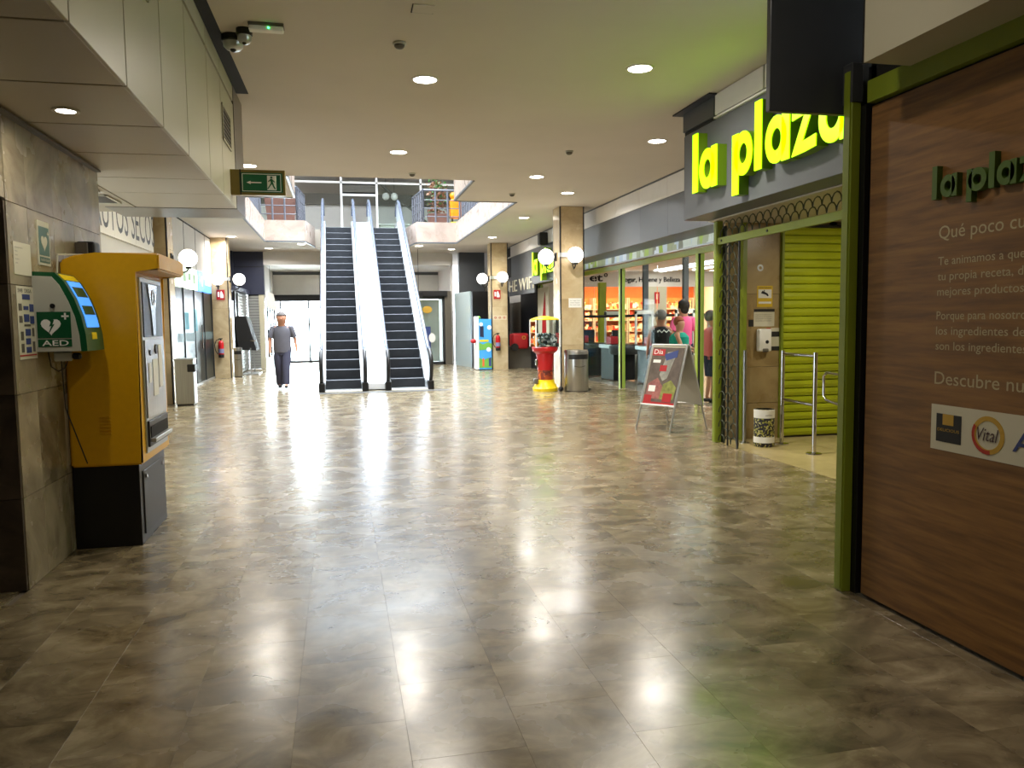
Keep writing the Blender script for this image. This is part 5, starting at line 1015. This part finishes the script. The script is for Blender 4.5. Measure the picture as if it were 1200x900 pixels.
# ================================================================ PEOPLE
def person(label, loc, H, P, group=None):
    """P: dict of joint offsets in a frame facing -Y (towards camera) rotated by P['rot']; clothes colours"""
    x, y = loc; s = H/1.72; R = Matrix.Rotation(P.get('rot', 0), 3, 'Z')
    def W_(p): q = R @ Vector((p[0]*s, p[1]*s, p[2]*s)); return Vector((x+q.x, y+q.y, q.z))
    t = thing('person', label, 'person', (x, y, 0), group)
    J = dict(pelvis=(0, 0, .93), waist=(0, 0, 1.08), chest=(0, 0, 1.28), neck=(0, 0, 1.44), jaw=(0, -.015, 1.53), mid=(0, -.01, 1.61), crown=(0, 0, 1.68),
             shl=(.17, 0, 1.38), shr=(-.17, 0, 1.38), ell=(.25, .02, 1.12), elr=(-.25, .02, 1.12), wrl=(.27, -.06, .88), wrr=(-.27, -.06, .88),
             hl=(.09, 0, .90), hr=(-.09, 0, .90), kl=(.10, -.03, .49), kr=(-.10, -.03, .49), al=(.10, .03, .09), ar=(-.10, .03, .09), tl=(.11, -.13, .04), tr=(-.11, -.13, .04))
    J.update(P.get('J', {}))
    rad = dict(pelvis=.12, waist=.115, chest=.13, neck=.062, jaw=.105, mid=.128, crown=.095, shl=.06, shr=.06, ell=.042, elr=.042, wrl=.028, wrr=.028, hl=.085, hr=.085, kl=.056, kr=.056, al=.038, ar=.038, tl=.03, tr=.03)
    E_ = [('pelvis', 'waist'), ('waist', 'chest'), ('chest', 'neck'), ('neck', 'jaw'), ('jaw', 'mid'), ('mid', 'crown'), ('chest', 'shl'), ('chest', 'shr'), ('shl', 'ell'), ('ell', 'wrl'), ('shr', 'elr'), ('elr', 'wrr'), ('pelvis', 'hl'), ('pelvis', 'hr'), ('hl', 'kl'), ('kl', 'al'), ('al', 'tl'), ('hr', 'kr'), ('kr', 'ar'), ('ar', 'tr')]
    bm = bmesh.new(); sk = bm.verts.layers.skin.verify(); V = {}
    for k, p in J.items():
        v = bm.verts.new(W_(p)-Vector((x, y, 0))); v[sk].radius = (rad[k]*s, rad[k]*s); V[k] = v
    V['pelvis'][sk].use_root = True
    for a, c in E_: bm.edges.new((V[a], V[c]))
    for side in ('l', 'r'):       # palm and five fingers rooted in it
        w0, e0 = Vector(J['wr'+side]), Vector(J['el'+side]); d = (w0-e0).normalized(); lat = Vector((0, 1, 0)) - d*d.y; lat.normalize()
        prev = V['wr'+side]; pm = bm.verts.new(W_(w0+d*.07)-Vector((x, y, 0))); pm[sk].radius = (.032*s, .032*s); bm.edges.new((prev, pm))
        for f, ln in ((-1.5, .07), (-.5, .085), (.5, .08), (1.5, .06)):
            ps = [w0+d*.06+lat*f*.012, w0+d*(.09+ln*.4)+lat*f*.018, w0+d*(.09+ln*.95)+lat*f*.018+Vector((0, -.02, 0))]; q = None
            for i, pp in enumerate(ps):
                v = bm.verts.new(W_(pp)-Vector((x, y, 0))); v[sk].radius = (.0095*s, .0095*s)
                if i == 0: v[sk].use_root = True
                if q: bm.edges.new((q, v))
                q = v
        q = None
        for i, pp in enumerate([w0+d*.04-lat*.015, w0+d*.07-lat*.045, w0+d*.11-lat*.05]):
            v = bm.verts.new(W_(pp)-Vector((x, y, 0))); v[sk].radius = (.011*s, .011*s)
            if i == 0: v[sk].use_root = True
            if q: bm.edges.new((q, v))
            q = v
    me = bpy.data.meshes.new('body'); bm.to_mesh(me); bm.free(); me.materials.append(MT[P.get('skin', 'skin')])
    o = bpy.data.objects.new('body', me); link(o, t, (x, y, 0)); o.modifiers.new('skin', 'SKIN').use_smooth_shade = True; o.modifiers.new('sub', 'SUBSURF').levels = 1; o.modifiers['sub'].render_levels = 2
    def tb(b, names, rr, f0=0, n=12):
        b.tube([W_(J[k]) if isinstance(k, str) else W_(k) for k in names], [q*s for q in rr], n)
    hd = Vector(J['mid']); 
    hb = B(); c = W_(hd+Vector((0, .022, .035))); hb.ball(c, .13*s, (.92, 1.0, .95)); 
    for v in [v for v in hb.bm.verts if (R.inverted() @ (v.co-c)).y < -.03*s and v.co.z < c.z+.03*s]: v.co += R @ Vector((0, .05*s, .01*s))
    if P.get('longhair'): hb.ball(W_(hd+Vector((0, .06, -.04))), .085*s, (1, .8, 1.2))
    hb.put('hair', P.get('hair', 'darkhair'), t, True)
    fb = B(); fb.ball(W_(hd+Vector((0, -.102, -.018))), .016*s, (.8, 1, 1.3), 8, 6); fb.put('nose', P.get('skin', 'skin'), t, True)
    fb = B(); [fb.ball(W_(hd+Vector((dx, -.086, .008))), .011*s, (1.2, .6, .8), 8, 6) for dx in (-.034, .034)]; fb.put('eyes', 'txtk', t, True)
    fb = B(); fb.ball(W_(hd+Vector((0, -.088, -.055))), .016*s, (1.4, .4, .35), 8, 6); fb.put('mouth', 'vred', t, True)
    fb = B(); [fb.ball(W_(hd+Vector((dx, .0, -.01))), .022*s, (.4, .8, 1.3), 8, 6) for dx in (-.092, .092)]; fb.put('ears', P.get('skin', 'skin'), t, True)
    # torso garment
    pz, cz = Vector(J['pelvis']), Vector(J['chest']); b = B()
    wk = P.get('girth', 1.)
    rows = [(-.10, .175, .125), (0, .175, .13), (.13, .168, .13), (.27, .178, .13), (.38, .185, .12), (.45, .17, .10), (.50, .10, .075), (.52, .065, .06)]
    if P.get('tank'): rows = rows[:5]+[(.43, .14, .10), (.48, .09, .075)]
    rr = []
    for dz, rx, ry in rows:
        f = (dz+.1)/.6; cc = pz.lerp(cz, min(max(dz/.35, 0), 1.4)); q = W_((cc.x, cc.y, .93+dz+(pz.z-.93))); ang = P.get('rot', 0); ex = abs(math.cos(ang))*rx+abs(math.sin(ang))*ry; ey = abs(math.sin(ang))*rx+abs(math.cos(ang))*ry
        rr.append((q, ex*s*wk, ey*s*wk))
    b.loft(rr, 20)
    if not P.get('tank'):
        for sd in 'lr':
            e = Vector(J['el'+sd]); sh_ = Vector(J['sh'+sd]); b.tube([W_(sh_*.8+Vector((0, 0, .27))), W_(sh_), W_(sh_.lerp(e, .85))], [.06*s, .072*s, .066*s], 12)
    b.put('top', P['top'], t, True)
    if P.get('collar'): bb = B(); bb.tube([W_((-.06, -.05, 1.45)), W_((0, -.085, 1.41)), W_((.06, -.05, 1.45))], .014*s, 6); bb.put('collar', P['top'], t, True)
    b = B()
    rr = []
    for dz, rx, ry in ((-.16, .165, .125), (-.05, .17, .13), (.06, .165, .125)):
        ang = P.get('rot', 0); ex = abs(math.cos(ang))*rx+abs(math.sin(ang))*ry; ey = abs(math.sin(ang))*rx+abs(math.cos(ang))*ry; rr.append((W_(pz+Vector((0, 0, dz))), ex*s, ey*s))
    b.loft(rr, 18)
    for sd in 'lr':
        h_, k_, a_2 = Vector(J['h'+sd]), Vector(J['k'+sd]), Vector(J['a'+sd])
        if P.get('shorts'): b.tube([W_(h_), W_(h_.lerp(k_, .5)), W_(h_.lerp(k_, .95))], [.098*s, .095*s, .09*s], 12)
        else: b.tube([W_(h_), W_(h_.lerp(k_, .5)), W_(k_), W_(k_.lerp(a_2, .5)), W_(a_2)], [.105*s, .105*s, .092*s, .085*s, .082*s], 12)
    b.put('shorts' if P.get('shorts') else 'trousers', P['bottom'], t, True)
    for sd in 'lr':
        a_2, tt_ = Vector(J['a'+sd]), Vector(J['t'+sd]); dd = (tt_-a_2); dd.z = 0; dd.normalize(); hl_ = a_2-dd*.05
        b = B(); zb = a_2.z-.045
        b.tube([W_((hl_.x, hl_.y, zb)), W_((a_2.x, a_2.y, zb+.005)), W_((a_2.x+dd.x*.1, a_2.y+dd.y*.1, zb)), W_((a_2.x+dd.x*.19, a_2.y+dd.y*.19, zb-.008))], [.036*s, .046*s, .044*s, .028*s], 10); b.put('shoe', 'shoe', t, True)
    return t
t = person('older man in grey polo shirt and slate trousers walking left of the escalators', (-1.31, 18.9), 1.76,
    dict(top='shirt', bottom='trousers', hair='greyhair', collar=True, girth=1.12, rot=0,
         J=dict(jaw=(0, -.05, 1.52), mid=(0, -.055, 1.60), crown=(0, -.03, 1.675), kl=(.07, -.10, .50), al=(.07, -.16, .11), tl=(.07, -.33, .07), kr=(-.09, .0, .49), ar=(-.08, .12, .10), tr=(-.09, -.04, .045), shl=(.19, 0, 1.39), shr=(-.19, 0, 1.39), ell=(.28, .04, 1.13), elr=(-.27, -.02, 1.12), wrl=(.31, -.03, .90), wrr=(-.26, -.12, .88))))
p = aty(766, 400, 16.0); person('shopper in black tank top with white zigzag seen from behind inside the glass', (6.34, 14.9), 1.66, dict(top='blackc', bottom='navyc', hair='greyhair', skin='skin2', tank=True, rot=math.pi-.3))
wz = B(); q = Vector((6.34, 14.9, 0))
zig = [(-.15+.05*k, 1.24+(.05 if k % 2 else 0)) for k in range(7)]
wz.tube([(q.x+a, q.y-.165, z) for a, z in zig], .010, 5); o = wz.put('zigzag_print', 'paperw', [o for o in bpy.data.objects if o.name.startswith('person') and abs(o.location.y-14.9) < .01][0])
p = aty(796, 400, 14.3); person('seated cashier with auburn hair and teal top at the right checkout', (p.x, 14.3), 1.52, dict(top='teal', bottom='navyc', hair='redhair', tank=True, rot=.8, J=dict(wrl=(.18, -.35, 1.0), ell=(.22, -.14, 1.08), wrr=(-.15, -.35, 1.0), elr=(-.22, -.14, 1.08))))
p = aty(801, 380, 15.5); person('worker in pink shirt with dark hair behind the checkouts', (p.x, 15.5), 1.88, dict(top='pinkc', bottom='navyc', hair='darkhair', longhair=True, rot=math.pi))
p = aty(831, 420, 12.2); person('shopper in coral top and navy shorts behind the far lime post', (6.47, 12.95), 1.62, dict(top='coral', bottom='navyc', hair='greyhair', shorts=True, rot=math.pi*.5, J=dict(wrl=(.15, -.3, 1.12), ell=(.2, -.1, 1.1))))
p = Vector((6.1, 0, 0)); t = thing('shopping_bag', 'pale cloth bag held by the coral topped shopper', 'bag', (p.x+.15, 13.2, .45)); B().hexa([(p.x+.05, 13.1, .45), (p.x+.3, 13.1, .45), (p.x+.3, 13.25, .45), (p.x+.05, 13.25, .45)], [(p.x+.12, 13.12, .85), (p.x+.24, 13.12, .85), (p.x+.24, 13.22, .85), (p.x+.12, 13.22, .85)]).put('body', 'cream_c', t); B().tube([(p.x+.13, 13.17, .84), (p.x+.18, 13.17, 1.05), (p.x+.23, 13.17, .84)], .008, 6).put('handle', 'cream_c', t)
